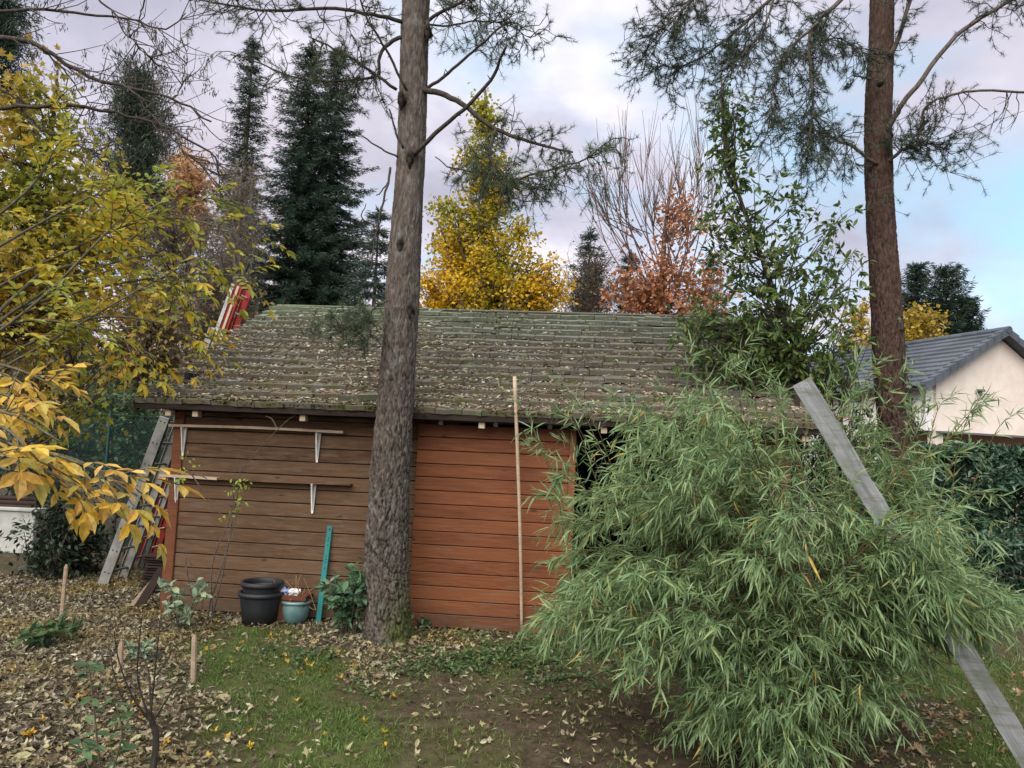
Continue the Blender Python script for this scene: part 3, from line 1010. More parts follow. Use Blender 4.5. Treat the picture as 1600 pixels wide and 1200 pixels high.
# ---------------------------------------------------------------- ladders against the left gable
def ladder(name, label, foot, top, ydep, width, sw, st, mat, mats_rung, pitch=.28, loc_back=0.0, extras=None, group=None):
    """foot and top are points of the near stile; the other stile stands `width` further back"""
    t = Thing(name, label, 'ladder', (foot[0], foot[1], 0), 0, group)
    foot, top = np.asarray(foot, float), np.asarray(top, float)
    back = np.array([.06, 1.0, 0]) / np.linalg.norm([.06, 1.0, 0]) * width
    ax = (top - foot) / np.linalg.norm(top - foot)
    L = np.linalg.norm(top - foot)
    for k in (0, 1):
        mb = MB()
        a, b = foot + back * k, top + back * k
        beam(mb, a, b, st, sw, (0, 1, 0), bev=.004)
        nrm = np.cross(ax, [0, 1, 0])
        for s in (-1, 1):       # flanges of the channel
            o = nrm * (sw / 2 - .006) * s + np.array([0, .012 * (1 if k == 0 else -1), 0])
            beam(mb, a + o + ax * .01, b + o - ax * .01, st + .02, .010, (0, 1, 0), bev=.001)
        # rivet heads that show rung ends
        q = pitch * .6
        while q < L - .05:
            c = a + ax * q + np.array([0, -st / 2 - .001, 0])
            for s in (-1, 1):
                box(mb, -np.array([.008, .002, .008]), np.array([.008, .002, .008]), m=1, M=np.array(Matrix.Translation(c + nrm * s * sw * .2)))
            q += pitch
        t.part('stile', mb, [mat, M['black_plastic']])
    q = pitch * .6
    while q < L - .05:
        mb = MB()
        c = foot + ax * q
        tube(mb, np.array([c, c + back]), .016, 8)
        t.part('rung', mb, mats_rung)
        q += pitch
    return t, ax


pf = gnd(160, 915)
p_top = at(258, 652, pf[1])
ladder('ladder', 'short grey aluminium ladder section leaning nearest the shed corner post', pf, p_top, 0, .42, .125, .03, M['aluminium'], M['aluminium'], .27)
f2 = gnd(196, 893)
ladder('ladder', 'grey aluminium ladder whose top pokes over the lower roof edge', f2 + [.02, 0, 0], at(332, 512, f2[1] + .02), 0, .34, .09, .03, M['aluminium'], M['aluminium'], .28)
f3 = gnd(220, 876)
tp = at(374, 447, f3[1])
t3, ax3 = ladder('ladder', 'tall red ladder with grey edge rising behind the roof slope', f3, tp, 0, .36, .12, .03, M['red_paint'], M['white_paint'], .28)
mb = MB()
nrm = np.cross(ax3, [0, 1, 0])
NS = -nrm if nrm[0] > 0 else nrm
nrm = -NS
beam(mb, f3 - nrm * .085 + [0, -.02, 0], tp - nrm * .085 + [0, -.02, 0], .03, .055, (0, 1, 0))
beam(mb, tp - ax3 * .25 - nrm * .10 + [0, -.03, 0], tp - ax3 * .25 + nrm * .0 + [0, -.03, 0], .02, .07, (0, 1, 0))
t3.part('grey_edge', mb, M['aluminium'])
mb = MB()
beam(mb, f3 + [0, -.024, 0], tp + [0, -.024, 0] - ax3 * .01, .02, .035, (0, 1, 0))
t3.part('wood_strip', mb, M['batten'])

# dark slates stacked beside the post, and offcut boards leaning there
st = Thing('slate_stack', 'dark stack of old roof slates between ladders and corner post', 'slate stack', S2W(-.42, .75, 0), -TH)
for i in range(15):
    mb = MB()
    a, b = rng.uniform(-.02, .02, 2)
    box(mb, (-.19 + a, -.14 + b, .01 + i * .03), (.19 + a, .14 + b, .032 + i * .03), bev=.004, M=Matrix.Rotation(rng.normal(0, .06), 4, 'Z'))
    st.part('slate', mb, M['dark_wood'], local=True)
for i, (dx, w) in enumerate(((-.15, .09), (-.26, .05))):
    mb = MB()
    a = S2W(dx - .12, -.02 + .06 * i, .0)
    b = S2W(dx + .10, .02 + .06 * i, .42 - .12 * i)
    beam(mb, a, b, .022, w, (0, 1, 0))
    single('leaning_board', mb, M['stake'] if i else M['dark_wood'],
           ['short dark board leaning against the foot of the corner post', 'thin pale offcut leaning beside the foot of the corner post'][i], 'board', loc=a)

# ---------------------------------------------------------------- pots and the things beside them
tub = gnd(405, 974)
tz = float(G(tub[0], tub[1]))


def pot(name, label, c, r0, r1, h, mat, rim=.02, wall=.012, group=None, cat='pot'):
    t = Thing(name, label, cat, c, 0, group)
    mb = MB()
    lathe(mb, [(0, 0), (r0, 0), (r0 + (r1 - r0) * .5, h * .5), (r1, h - rim - .015), (r1, h - rim - .0145), (r1 - wall, h - rim - .02), (r0 - wall, .02), (0, .02)], (0, 0, 0))
    t.part('body', mb, mat, True, local=True)
    mb = MB()
    lathe(mb, [(r1 - wall, h - rim - .018), (r1 + .012, h - rim - .016), (r1 + .017, h - rim), (r1 + .012, h), (r1 - .004, h + .002), (r1 - wall - .002, h - .01), (r1 - wall - .001, h - rim - .018)], (0, 0, 0))
    t.part('rim', mb, mat, True, local=True)
    return t


pot('plant_tub', 'large black plastic tub on the leaves, under another tub', (tub[0], tub[1], tz), .165, .205, .315, M['black_plastic'], .025, cat='tub')
pot('plant_tub', 'black plastic tub stacked inside the larger black tub', (tub[0] + .005, tub[1], tz + .10), .15, .192, .315, M['black_plastic'], .03, cat='tub')
gp = gnd(461, 974)
t = Thing('glazed_pot', 'small blue green glazed pot in front of the terracotta trough', 'pot', (gp[0], gp[1], float(G(gp[0], gp[1]))))
mb = MB()
lathe(mb, [(0, 0), (.085, 0), (.11, .03), (.132, .10), (.138, .17), (.132, .195)], (0, 0, 0))
lathe(mb, [(.118, .21), (.112, .15), (0, .14)], (0, 0, 0))
t.part('body', mb, M['glaze'], True, local=True)
mb = MB()
lathe(mb, [(.130, .193), (.148, .198), (.154, .212), (.148, .226), (.128, .228), (.118, .215), (.117, .20)], (0, 0, 0))
t.part('rim', mb, M['glaze'], True, local=True)
tr = S2W(1.43, -.19, 0)
t = Thing('terracotta_trough', 'brown terracotta trough behind the glazed pot, filled with rubbish', 'trough', (tr[0], tr[1], float(G(tr[0], tr[1]))), -TH)
mb = MB()
bt, tpv, h = np.array([.15, .07]), np.array([.185, .10]), .285
V = [(sx * w[0], sy * w[1], z) for w, z in ((bt, 0), (tpv, h - .045), (tpv + .012, h - .044), (tpv + .012, h), (tpv - .012, h), (tpv - .02, h - .06)) for sx, sy in ((-1, -1), (1, -1), (1, 1), (-1, 1))]
Q = []
for l in range(5):
    for i in range(4):
        j = (i + 1) % 4
        Q.append((l * 4 + i, l * 4 + j, l * 4 + 4 + j, l * 4 + 4 + i))
Q += [(3, 2, 1, 0), (20, 21, 22, 23)]
mb.add(V, Q=Q)
t.part('body', mb, M['terracotta'], local=True)
# crumpled film packets and dry stems in the trough
for i, (dx, w, lb, mt) in enumerate(((-.10, .085, 'crumpled blue and white packet in the terracotta trough', 'blue_film'), (.045, .065, 'crumpled dirty white scrap in the terracotta trough', 'white_paint'))):
    n = 14
    u, v = np.meshgrid(np.linspace(0, 2 * np.pi, n, endpoint=False), np.linspace(.1, np.pi - .1, 8))
    r = w * (1 + .55 * (_h(np.round(u * 5), np.round(v * 5), 3 + i) - .5))
    P = np.stack([r * np.sin(v) * np.cos(u), r * .75 * np.sin(v) * np.sin(u), r * .55 * np.cos(v)], -1).reshape(-1, 3)
    ii = np.arange(7)[:, None] * n
    j = np.arange(n)[None]
    mb = MB()
    c = np.array([tr[0] + dx, tr[1] - .02 * i, .305])
    mb.add(P + c, Q=np.stack([ii + j, ii + (j + 1) % n, ii + n + (j + 1) % n, ii + n + j], -1).reshape(-1, 4))
    single('packet', mb, M[mt], lb, 'packet', loc=c)
mb = MB()
for i in range(26):
    a = np.array([tr[0] + rng.uniform(-.05, .16), tr[1] + rng.uniform(-.06, .06), .2])
    tube(mb, spline([a, a + rng.normal(0, .04, 3) + [0, 0, .06], a + rng.normal(0, .08, 3) + [0, 0, .11]], 5), .004, 4)
put_leaves(mb, np.column_stack([tr[0] + rng.uniform(-.03, .17, 40), tr[1] + rng.uniform(-.07, .07, 40), np.full(40, .235)]), rdir(40, .5), rdir(40) + [0, 0, 1], .06, .035, T_CURL)
single('dry_stems', mb, M['brown_fallen'], 'dry brown stems and leaves lying in the terracotta trough', 'dry plant', loc=(tr[0] + .08, tr[1], .2))

# teal bar with holes leaning on the wall
a = gnd(497, 974)
b = at(516, 822, 8.02)
t = Thing('teal_bar', 'turquoise metal bar with bolt holes leaning against brown wall', 'bar', a)
mb = MB()
beam(mb, a, b, .03, .052, (0, 1, 0.1), bev=.003)
t.part('bar', mb, M['teal'])
ax = (b - a) / np.linalg.norm(b - a)
mb = MB()
for q in (.03, .12, .145, .19, .30, .33, .36, .42):
    c = b - ax * q + np.array([0, -.0165, 0])
    tube(mb, [c, c - np.array([0, .0015, 0])], .0065 if q > .1 else .009, 8)
t.part('bolt_hole', mb, M['black_plastic'])

# slim wooden pole standing before the door
mb = MB()
P = spline([gnd(815, 988) + [0, -.14, 0], at(813, 850, 7.62), at(809, 720, 7.55), at(804, 588, 7.45)], 16)
tube(mb, P, np.linspace(.015, .019, 16), 8)
single('wooden_pole', mb, M['batten'], 'thin tall wooden pole standing in front of the red door', 'pole', loc=P[0], smooth=True)

# stakes
for (x0, y0), (x1, y1), r, lb in (((95, 980), (104, 882), .020, 'tall pointed wooden stake beside the green leafy plant at left'),
                                  ((302, 1066), (304, 992), .021, 'short wooden stake at the edge of the grass'),
                                  ((187, 1050), (190, 1002), .022, 'shortest grey stake behind the bare rose bush')):
    p = gnd(x0, y0)
    q = at(x1, y1, p[1] + .02)
    mb = MB()
    d = (q - p) / np.linalg.norm(q - p)
    tube(mb, np.array([p - d * .1, p, (p + q) / 2, q - d * .03, q]), [r, r, r * .97, r * .95, r * .5], 7)
    single('wooden_stake', mb, M['stake'], lb, 'stake', 'garden stakes', loc=p)

# grey plank leaning through the bamboo
a, b = gnd(1640, 1240), at(1252, 596, 4.85)
mb = MB()
L = np.linalg.norm(b - a)
Mx = frame(a, b - a, (1, -.35, .2))
n = 20
V, Q = [], []
for i in range(n):
    x = L * i / (n - 1)
    bend = .02 * math.sin(math.pi * i / (n - 1))
    e = rng.normal(0, .0025, 2)
    for y, z in ((-.060 + e[0], -.014), (.060 + e[1], -.014), (.060 + e[1], .014), (-.060 + e[0], .014)):
        V.append((x, y, z + bend))
for i in range(n - 1):
    for k in range(4):
        Q.append((i * 4 + k, i * 4 + (k + 1) % 4, i * 4 + 4 + (k + 1) % 4, i * 4 + 4 + k))
Q += [(3, 2, 1, 0), (n * 4 - 4, n * 4 - 3, n * 4 - 2, n * 4 - 1)]
V = np.array(V) @ Mx[:3, :3].T + Mx[:3, 3]
mb.add(V, Q=Q)
me = mb.mesh('grey_plank', M['grey_plank'])
o = bpy.data.objects.new('grey_plank', me)
COL.objects.link(o)
for v in me.vertices:      # keep the grain running along the plank: local x = length
    v.co = Matrix(Mx.tolist()).inverted() @ v.co
o.matrix_world = Matrix(Mx.tolist())
tagobj(o, 'long silver grey plank leaning up through the bamboo', 'plank')


# ---------------------------------------------------------------- trees
def pine_trunk(t, line, radii, mat, nsides=190, nrings=560, depth=.016, flare=0.0, cw=16, seed=0, z_soft=2.6):
    P = spline(line, nrings)
    R = np.interp(np.linspace(0, 1, nrings), np.linspace(0, 1, len(radii)), radii)
    D, S, B = frames_along(P)
    s = np.concatenate([[0], np.cumsum(np.linalg.norm(np.diff(P, axis=0), axis=1))])
    th = np.arange(nsides) * 2 * np.pi / nsides
    TT, SS = np.meshgrid(th / (2 * np.pi), s)
    wob = .5 * (fbm(np.cos(TT * 2 * np.pi) * 2 + 5, SS * 4 + np.sin(TT * 2 * np.pi), seed, 3) - .5)
    cx_, sy_ = np.cos(TT * 2 * np.pi), np.sin(TT * 2 * np.pi)
    w2 = (fbm(cx_ * 3 + 7 + SS * 5, sy_ * 3 + SS * 2, seed + 21, 4) - .5) * 2
    w3 = (fbm(cx_ * 9 + SS * 14, sy_ * 9 - SS * 9, seed + 25, 3) - .5) * 2
    f1, f2, hid = worley(TT * cw + w2 * .9 + w3 * .45, SS * 4.2 + wob * 2 + w3 * .6, cw, seed)
    g1, g2, gid = worley(TT * cw * 2 + w3 * .7, SS * 14.0 + wob * 3 + w2, cw * 2, seed + 3)
    plate = np.clip((f2 - f1) * 4.2, 0, 1)
    fine = np.clip((g2 - g1) * 3.0, 0, 1)
    zz = P[:, 2][:, None]
    rough = np.clip(1.25 - zz / z_soft * .55, .35, 1.0)
    disp = depth * rough * (plate * (.55 + .6 * hid) + .5 * fine * (.5 + gid) + .7 * fbm(TT * cw * 5, SS * 34, seed + 7, 3))
    disp += flare * np.exp(-SS / .16) * (1 + .45 * np.sin(TT * 2 * np.pi * 5 + seed) + .3 * np.sin(TT * 2 * np.pi * 3 + 1))
    disp += .012 * (fbm(np.cos(TT * 2 * np.pi) + 4, SS * 1.6 + np.sin(TT * 2 * np.pi), seed + 2, 2) - .5) * 2
    RR = R[:, None] + disp - depth
    V = P[:, None] + RR[..., None] * (np.cos(th)[None, :, None] * S[:, None] + np.sin(th)[None, :, None] * B[:, None])
    crack = np.clip(1 - plate * 1.7, 0, 1) * .85 * rough + np.clip(1 - fine * 1.8, 0, 1) * .45 * rough
    i = np.arange(nrings - 1)[:, None] * nsides
    j = np.arange(nsides)[None]
    j2 = (j + 1) % nsides
    mb = MB()
    mb.add(V.reshape(-1, 3), Q=np.stack([i + j, i + j2, i + nsides + j2, i + nsides + j], -1).reshape(-1, 4), a=np.clip(crack, 0, 1).ravel())
    return t.part('trunk', mb, mat, True, attr='crack')


def pxl(pts, Y, dY=0.0):
    """polyline through photograph points at depth Y, drifting by dY along its length"""
    n = len(pts)
    return np.array([at(x, y, Y + dY * i / max(n - 1, 1)) for i, (x, y) in enumerate(pts)])


class Pine:
    def __init__(self):
        self.w = MB()
        self.limbs = []
        self.tp, self.td = [], []

    def limb(self, P, r0, r1, n=18, k=7, wob=.004):
        P = spline(P, n)
        P[1:-1] += rng.normal(0, wob, (n - 2, 3))
        mb = MB()
        tube(mb, P, np.linspace(r0, r1, n), k)
        self.limbs.append(mb)
        return P

    def limb_parts(self, t, mat):
        for mb in self.limbs:
            t.part('limb', mb, mat, True)

    def stub(self, P, n=2):
        for _ in range(n):
            i = rng.integers(2, len(P) - 1)
            tube(self.w, np.array([P[i], P[i] + rng.normal(0, .05, 3)]), [.007, .003], 4)

    def twigs(self, P, n, ln, droop=.2, up=0.0, dens=1.0, sub=4, lo=.15, spread=1.0, bare=.0, tuft=1.0):
        """twigs along a limb, each with sub twigs that end in needle tufts"""
        for _ in range(n):
            u = lo + (1 - lo) * rng.random()
            i = min(int(u * (len(P) - 1)), len(P) - 2)
            p = P[i] + (P[i + 1] - P[i]) * rng.random()
            ax = P[i + 1] - P[i]
            ax /= np.linalg.norm(ax) + 1e-9
            d = ax * .6 + rdir(1)[0] * spread + np.array([0, 0, up - droop])
            d /= np.linalg.norm(d)
            L = ln * rng.uniform(.5, 1.2)
            m = 6
            Q = [p]
            for s in range(m):
                d = d + rng.normal(0, .28, 3) + np.array([0, 0, -droop * .28])
                d /= np.linalg.norm(d)
                Q.append(Q[-1] + d * L / m)
            Q = np.array(Q)
            tube(self.w, Q, np.linspace(.0065, .0025, m + 1), 3, cap=False)
            if rng.random() > bare:
                self.tp.append(Q[-1])
                self.td.append(d)
            for _s in range(sub):
                j = rng.integers(1, m + 1)
                e = (Q[j] - Q[j - 1]) / (L / m) * .6 + rdir(1)[0] * .9 + np.array([0, 0, -droop * .4 + .1])
                e /= np.linalg.norm(e)
                l2 = L * rng.uniform(.2, .5)
                mid = Q[j] + e * l2 * .5 + rng.normal(0, .02, 3)
                R = np.array([Q[j], mid, mid + (e + rng.normal(0, .3, 3)) * l2 * .5])
                tube(self.w, R, [.004, .003, .002], 3, cap=False)
                if rng.random() > bare:
                    self.tp.append(R[-1])
                    self.td.append(R[-1] - R[1])
                    if rng.random() < .5 * tuft:
                        self.tp.append(R[1])
                        self.td.append(R[1] - R[0])

    def needles(self, per, ln, wd):
        mb = MB()
        if not self.tp:
            return mb
        P, D = np.array(self.tp), np.array(self.td)
        D /= np.linalg.norm(D, axis=1)[:, None] + 1e-9
        P = np.repeat(P, per, 0)
        D = np.repeat(D, per, 0)
        n = len(P)
        P = P - D * rng.uniform(-.01, .07, n)[:, None]
        d = D * rng.uniform(.2, 1.0, n)[:, None] + rdir(n) * .8
        d /= np.linalg.norm(d, axis=1)[:, None]
        L = ln * rng.uniform(.7, 1.2, n)[:, None]
        s = np.cross(d, rdir(n))
        s /= np.linalg.norm(s, axis=1)[:, None] + 1e-9
        V = np.stack([P - s * wd / 2, P + s * wd / 2, P + d * L], 1).reshape(-1, 3)
        mb.add(V, T=np.arange(n * 3).reshape(-1, 3))
        return mb


def left_pine():
    b = gnd(604, 1000)
    Y = b[1]
    t = Thing('pine_tree', 'grey barked pine in front of the shed, left of the red door', 'pine tree', (b[0], b[1], 0))
    px = [(606, 1000), (605, 930), (604, 860), (609, 760), (617, 640), (626, 520), (632, 400), (641, 260), (646, 140), (651, 0), (660, -200), (668, -420)]
    wd = [63, 62, 62, 58, 57, 54, 52, 50, 48, 48, 44, 36]
    line = [at(x, y, Y + .02 * i) for i, (x, y) in enumerate(px)]
    line = [line[0] - [0, 0, .12]] + line
    rad = [.5 * w * (Y + .02 * i) / 1200 for i, w in enumerate(wd)]
    pine_trunk(t, line, [rad[0]] + rad, M['bark_left'], depth=.020, flare=.10, cw=20, seed=3)
    Yt = Y + .1
    p = Pine()
    br = Pine()
    L1 = br.limb(pxl([(655, 140), (690, 146), (725, 165), (770, 200), (800, 212), (850, 228), (895, 238)], Yt, -.4), .033, .010, 26)
    L1b = br.limb(pxl([(775, 203), (768, 222), (765, 240), (775, 268), (788, 285), (822, 276), (870, 262), (915, 248), (960, 215)], Yt - .25, -.3), .021, .006, 26)
    L1c = br.limb(pxl([(772, 272), (740, 268), (705, 262), (680, 245)], Yt - .3, .1), .012, .005, 12)
    L2 = br.limb(pxl([(645, 243), (690, 200), (730, 165), (770, 120), (780, 95), (791, 72)], Yt - .1, -.7), .024, .011, 20)
    L3 = br.limb(pxl([(660, 143), (700, 115), (740, 80), (785, 40)], Yt, -.5), .018, .010, 16)
    L4 = br.limb(pxl([(660, 38), (690, 18), (725, 0), (790, -40), (850, -50)], Yt, -.4), .020, .008, 16)
    L5 = br.limb(pxl([(636, 142), (610, 90), (590, 55), (570, 20), (556, -30)], Yt - .15, -.4), .014, .008, 16)
    L6 = br.limb(pxl([(620, 140), (570, 105), (530, 80), (482, 57)], Yt, -.2), .017, .007, 16)
    L7 = br.limb(pxl([(630, 57), (606, 70), (593, 88), (590, 118), (560, 124), (515, 126), (460, 120), (410, 100), (360, 85)], Yt, .2), .022, .005, 26)
    L8 = br.limb(pxl([(628, 34), (580, 22), (520, 13), (440, 16), (400, 15), (350, 6), (300, -2)], Yt, -.3), .022, .007, 26)
    L9 = br.limb(pxl([(630, 232), (618, 205), (608, 170)], Yt - .15, -.1), .013, .008, 10)
    L10 = br.limb(pxl([(622, 246), (600, 234), (565, 212)], Yt - .1, -.1), .010, .007, 10)
    L11 = br.limb(pxl([(610, 262), (606, 290), (592, 340), (584, 385), (580, 420)], Yt - .2, -.1), .013, .006, 14)
    L12 = br.limb(pxl([(606, 372), (585, 352), (565, 340), (572, 318)], Yt - .1, -.1), .011, .004, 12)
    L13 = br.limb(pxl([(606, 285), (596, 300), (588, 305)], Yt - .1, -.1), .008, .005, 8)
    L14 = br.limb(pxl([(660, 38), (700, 40), (740, 33), (790, 38), (830, 60)], Yt, .3), .012, .004, 16)
    L15 = br.limb(pxl([(605, 470), (585, 480), (572, 500), (560, 520), (520, 515)], Yt - .2, -.2), .010, .004, 14)
    for L in (L2, L3, L5, L6, L8, L11):
        br.stub(L, 3)
    for (x, y) in ((627, 150), (640, 243), (625, 380), (612, 595), (668, 45), (640, 480)):      # knots and old branch scars
        c = at(x, y, Yt - .15)
        tube(br.w, np.array([c + [0, .08, -.03], c + [0, .02, 0], c + [0, -.03, .02], c + [rng.normal(0, .01), -.045, .06]]), [.05, .040, .026, .006], 8)
        tube(br.w, np.array([c + [0, .06, -.12], c + [0, .01, -.05], c + [0, .0, .03], c + [.01, .03, .10]]), [.012, .022, .022, .006], 6)
    br.tp, br.td = [], []
    br.limb_parts(t, M['dark_twig'])
    t.part('branch_scars', br.w, M['dark_twig'], True, kind='stuff')
    p.twigs(L1, 18, .34, .1, .15, lo=.45, sub=5)
    p.twigs(L1b, 40, .36, .25, .15, lo=.25, sub=6)
    p.twigs(L1b, 18, .5, .7, 0, lo=.4, sub=4, bare=.2)
    p.twigs(L1c, 10, .3, .3, .1, sub=4)
    p.twigs(L7, 34, .42, .2, .1, lo=.3, sub=5, bare=.25)
    p.twigs(L8, 38, .45, .25, .1, lo=.1, sub=5, bare=.45)
    p.twigs(L6, 16, .32, .1, .1, lo=.3, sub=4, bare=.4)
    p.twigs(L4, 34, .42, .2, .1, lo=.25, sub=5, bare=.1)
    p.twigs(L14, 30, .4, .3, .1, lo=.3, sub=5, bare=.2)
    p.twigs(L5, 14, .35, .1, .1, lo=.4, sub=4, bare=.35)
    p.twigs(L3, 8, .3, .1, .1, lo=.6, sub=4, bare=.3)
    p.twigs(L15, 30, .34, .1, .1, lo=.3, sub=5)
    t.part('twigs', p.w, M['dark_twig'], kind='stuff')
    t.part('needles', p.needles(24, .062, .0038), M['needle_light'])
    # branches above the picture, so the tree carries a crown
    q = Pine()
    for k in range(16):
        a = line[-1] - np.array([0, 0, rng.uniform(0, 2.2)])
        d = rdir(1, .3)[0] * rng.uniform(1.0, 1.8)
        P = q.limb([a, a + d * .5 + [0, 0, .25], a + d + [0, 0, .3]], .03, .006, 10)
        q.twigs(P, 14, .45, .1, .2, lo=.3)
    q.limb_parts(t, M['dark_twig'])
    t.part('upper_twigs', q.w, M['dark_twig'], kind='stuff')
    t.part('upper_needles', q.needles(24, .075, .006), M['needle'])


def right_pine():
    Y = 8.6
    b = at(1404, 700, Y)
    t = Thing('pine_tree', 'red brown pine trunk with ivy behind the bamboo', 'pine tree', (b[0], b[1], 0))
    px = [(1404, 700), (1400, 660), (1392, 600), (1386, 520), (1381, 420), (1375, 330), (1372, 240), (1373, 150), (1377, 50), (1378, -40), (1380, -240), (1384, -430)]
    wd = [52, 51, 48, 46, 44, 43, 42, 41, 39, 38, 34, 26]
    line = [at(x, y, Y + .02 * i) for i, (x, y) in enumerate(px)]
    line = [np.array([line[0][0] + .07, line[0][1], -.1])] + line
    rad = [.5 * w * Y / 1200 for w in wd]
    pine_trunk(t, line, [rad[0] * 1.25] + rad, M['bark_right'], depth=.013, flare=.05, cw=14, seed=8, z_soft=5)
    br = Pine()
    A = {}
    A['R1'] = br.limb(pxl([(1385, 205), (1400, 178), (1412, 160), (1440, 125), (1485, 65), (1530, 30), (1575, 2), (1640, -40)], Y, -.6), .034, .018, 26)
    A['R2'] = br.limb(pxl([(1390, 88), (1403, 62), (1412, 35), (1424, -5), (1440, -60)], Y, -.3), .030, .018, 16)
    A['R3'] = br.limb(pxl([(1385, 254), (1400, 243), (1413, 232), (1432, 227), (1460, 222)], Y, -.3), .024, .010, 14)
    A['R4'] = br.limb(pxl([(1430, 228), (1439, 205), (1442, 178), (1455, 160), (1490, 147), (1530, 142), (1600, 144), (1660, 150)], Y - .3, -.5), .014, .013, 26)
    A['L1'] = br.limb(pxl([(1372, 258), (1350, 243), (1325, 225), (1308, 221), (1290, 205), (1272, 185)], Y, -.3), .022, .008, 16)
    A['L2'] = br.limb(pxl([(1372, -110), (1340, -30), (1312, 2), (1278, 33), (1265, 60), (1267, 110), (1270, 165), (1266, 205), (1258, 240)], Y, -.8), .032, .008, 26)
    A['L3'] = br.limb(pxl([(1372, -130), (1280, -90), (1180, -50), (1085, -2), (1045, 38), (985, 68)], Y, -.9), .030, .005, 26)
    A['L4'] = br.limb(pxl([(1372, -100), (1290, -60), (1210, -5), (1160, 40), (1110, 80), (1060, 105), (1025, 98)], Y, -.4), .026, .005, 26)
    A['L5'] = br.limb(pxl([(1278, 35), (1240, 70), (1215, 110), (1205, 160), (1200, 200)], Y - .5, -.2), .014, .005, 20)
    A['L6'] = br.limb(pxl([(1266, 75), (1300, 60), (1330, 68), (1355, 85)], Y - .5, .1), .012, .005, 16)
    A['L7'] = br.limb(pxl([(1210, -5), (1190, 50), (1150, 95), (1130, 130), (1120, 160)], Y - .3, -.2), .014, .005, 20)
    A['L8'] = br.limb(pxl([(1362, 124), (1345, 120), (1333, 118)], Y, -.1), .012, .008, 6)
    A['L9'] = br.limb(pxl([(1362, 260), (1345, 258), (1337, 256)], Y, -.1), .010, .008, 6)
    A['R5'] = br.limb(pxl([(1380, 127), (1387, 105), (1378, 88), (1365, 85)], Y - .18, -.08), .012, .004, 12)
    for k in ('R1', 'R4'):
        br.stub(A[k], 8)
    c = at(1378, 128, Y - .16)
    tube(br.w, np.array([c + [0, .06, 0], c, c - [0, .03, 0]]), [.04, .03, .008], 7)
    br.tp, br.td = [], []
    br.limb_parts(t, M['twig'])
    t.part('branch_scars', br.w, M['dark_twig'], True, kind='stuff')
    p = Pine()
    p.twigs(A['R3'], 16, .36, .0, .15, lo=.3, sub=6)
    p.twigs(A['R3'], 22, .75, .05, .10, lo=.35, sub=6, spread=.7)
    p.twigs(A['R1'], 22, .45, .2, .2, lo=.6, sub=5)
    p.twigs(A['R2'], 14, .3, .2, .1, lo=.1, sub=5)
    p.twigs(A['R4'], 10, .4, .6, 0, lo=.4, sub=3, bare=.8)
    p.twigs(A['L1'], 26, .5, .5, .1, lo=.3, sub=6, bare=.2)
    p.twigs(A['L2'], 60, .55, .55, .1, lo=.25, sub=7, bare=.12)
    p.twigs(A['L3'], 48, .5, .45, .1, lo=.3, sub=7)
    p.twigs(A['L4'], 50, .5, .45, .1, lo=.2, sub=7)
    p.twigs(A['L5'], 34, .5, .7, 0, lo=.1, sub=6, bare=.15)
    p.twigs(A['L6'], 24, .42, .6, 0, lo=.1, sub=5, bare=.2)
    p.twigs(A['L7'], 34, .5, .6, 0, lo=.1, sub=6, bare=.1)
    t.part('twigs', p.w, M['dark_twig'], kind='stuff')
    t.part('needles', p.needles(30, .060, .0040), M['needle'])
    q = Pine()
    for k in range(12):
        a = line[-1] - np.array([0, 0, rng.uniform(-.3, 1.6)])
        d = rdir(1, .3)[0] * rng.uniform(1.0, 2.0)
        P = q.limb([a, a + d * .5 + [0, 0, .25], a + d + [0, 0, .3]], .03, .006, 10)
        q.twigs(P, 12, .45, .1, .2, lo=.3)
    q.limb_parts(t, M['dark_twig'])
    t.part('upper_twigs', q.w, M['dark_twig'], kind='stuff')
    t.part('upper_needles', q.needles(24, .075, .006), M['needle'])
    # ivy climbing the right side of the trunk
    iv = Thing('ivy', 'ivy climbing the right side of the red brown trunk', 'ivy', (b[0] + .2, b[1] - .1, 0))
    mb = MB()
    TL = np.array(line)
    zs = TL[:, 2]
    PP, DD, NN = [], [], []
    for k in range(7):
        th0 = rng.uniform(-1.5, .25)
        z1 = rng.uniform(2.4, 3.6)
        z = np.linspace(-.05, z1, 40)
        th = th0 + .18 * np.sin(z * 2.3 + k) + .1 * np.sin(z * 6 + k)
        c = np.stack([np.interp(z, zs[:8], TL[:8, 0]), np.interp(z, zs[:8], TL[:8, 1]), z], -1)
        r = np.interp(z, [0, 2.2, 4], [.235, .192, .165])
        nrm = np.stack([np.cos(th), np.sin(th), 0 * z], -1)
        P = c + nrm * (r + .004)[:, None]
        tube(mb, P, np.linspace(.007, .003, 40), 4)
        m = 80
        i = rng.integers(0, 40, m)
        PP.append(P[i] + rng.normal(0, .03, (m, 3)) * [.5, .5, 1] + nrm[i] * .015)
        DD.append(np.cross(nrm[i], [0, 0, 1]) * rng.choice([-1, 1], (m, 1)) + nrm[i] * .5 + rng.normal(0, .4, (m, 3)) - [0, 0, .3])
        NN.append(nrm[i] + rng.normal(0, .3, (m, 3)))
    iv.part('stems', mb, M['twig'])
    leaf_parts(iv, np.vstack(PP), np.vstack(DD), np.vstack(NN), rng.uniform(.035, .06, 560), rng.uniform(.035, .055, 560), T_MAPLE, M['ivy'], limit=220)


left_pine()
right_pine()


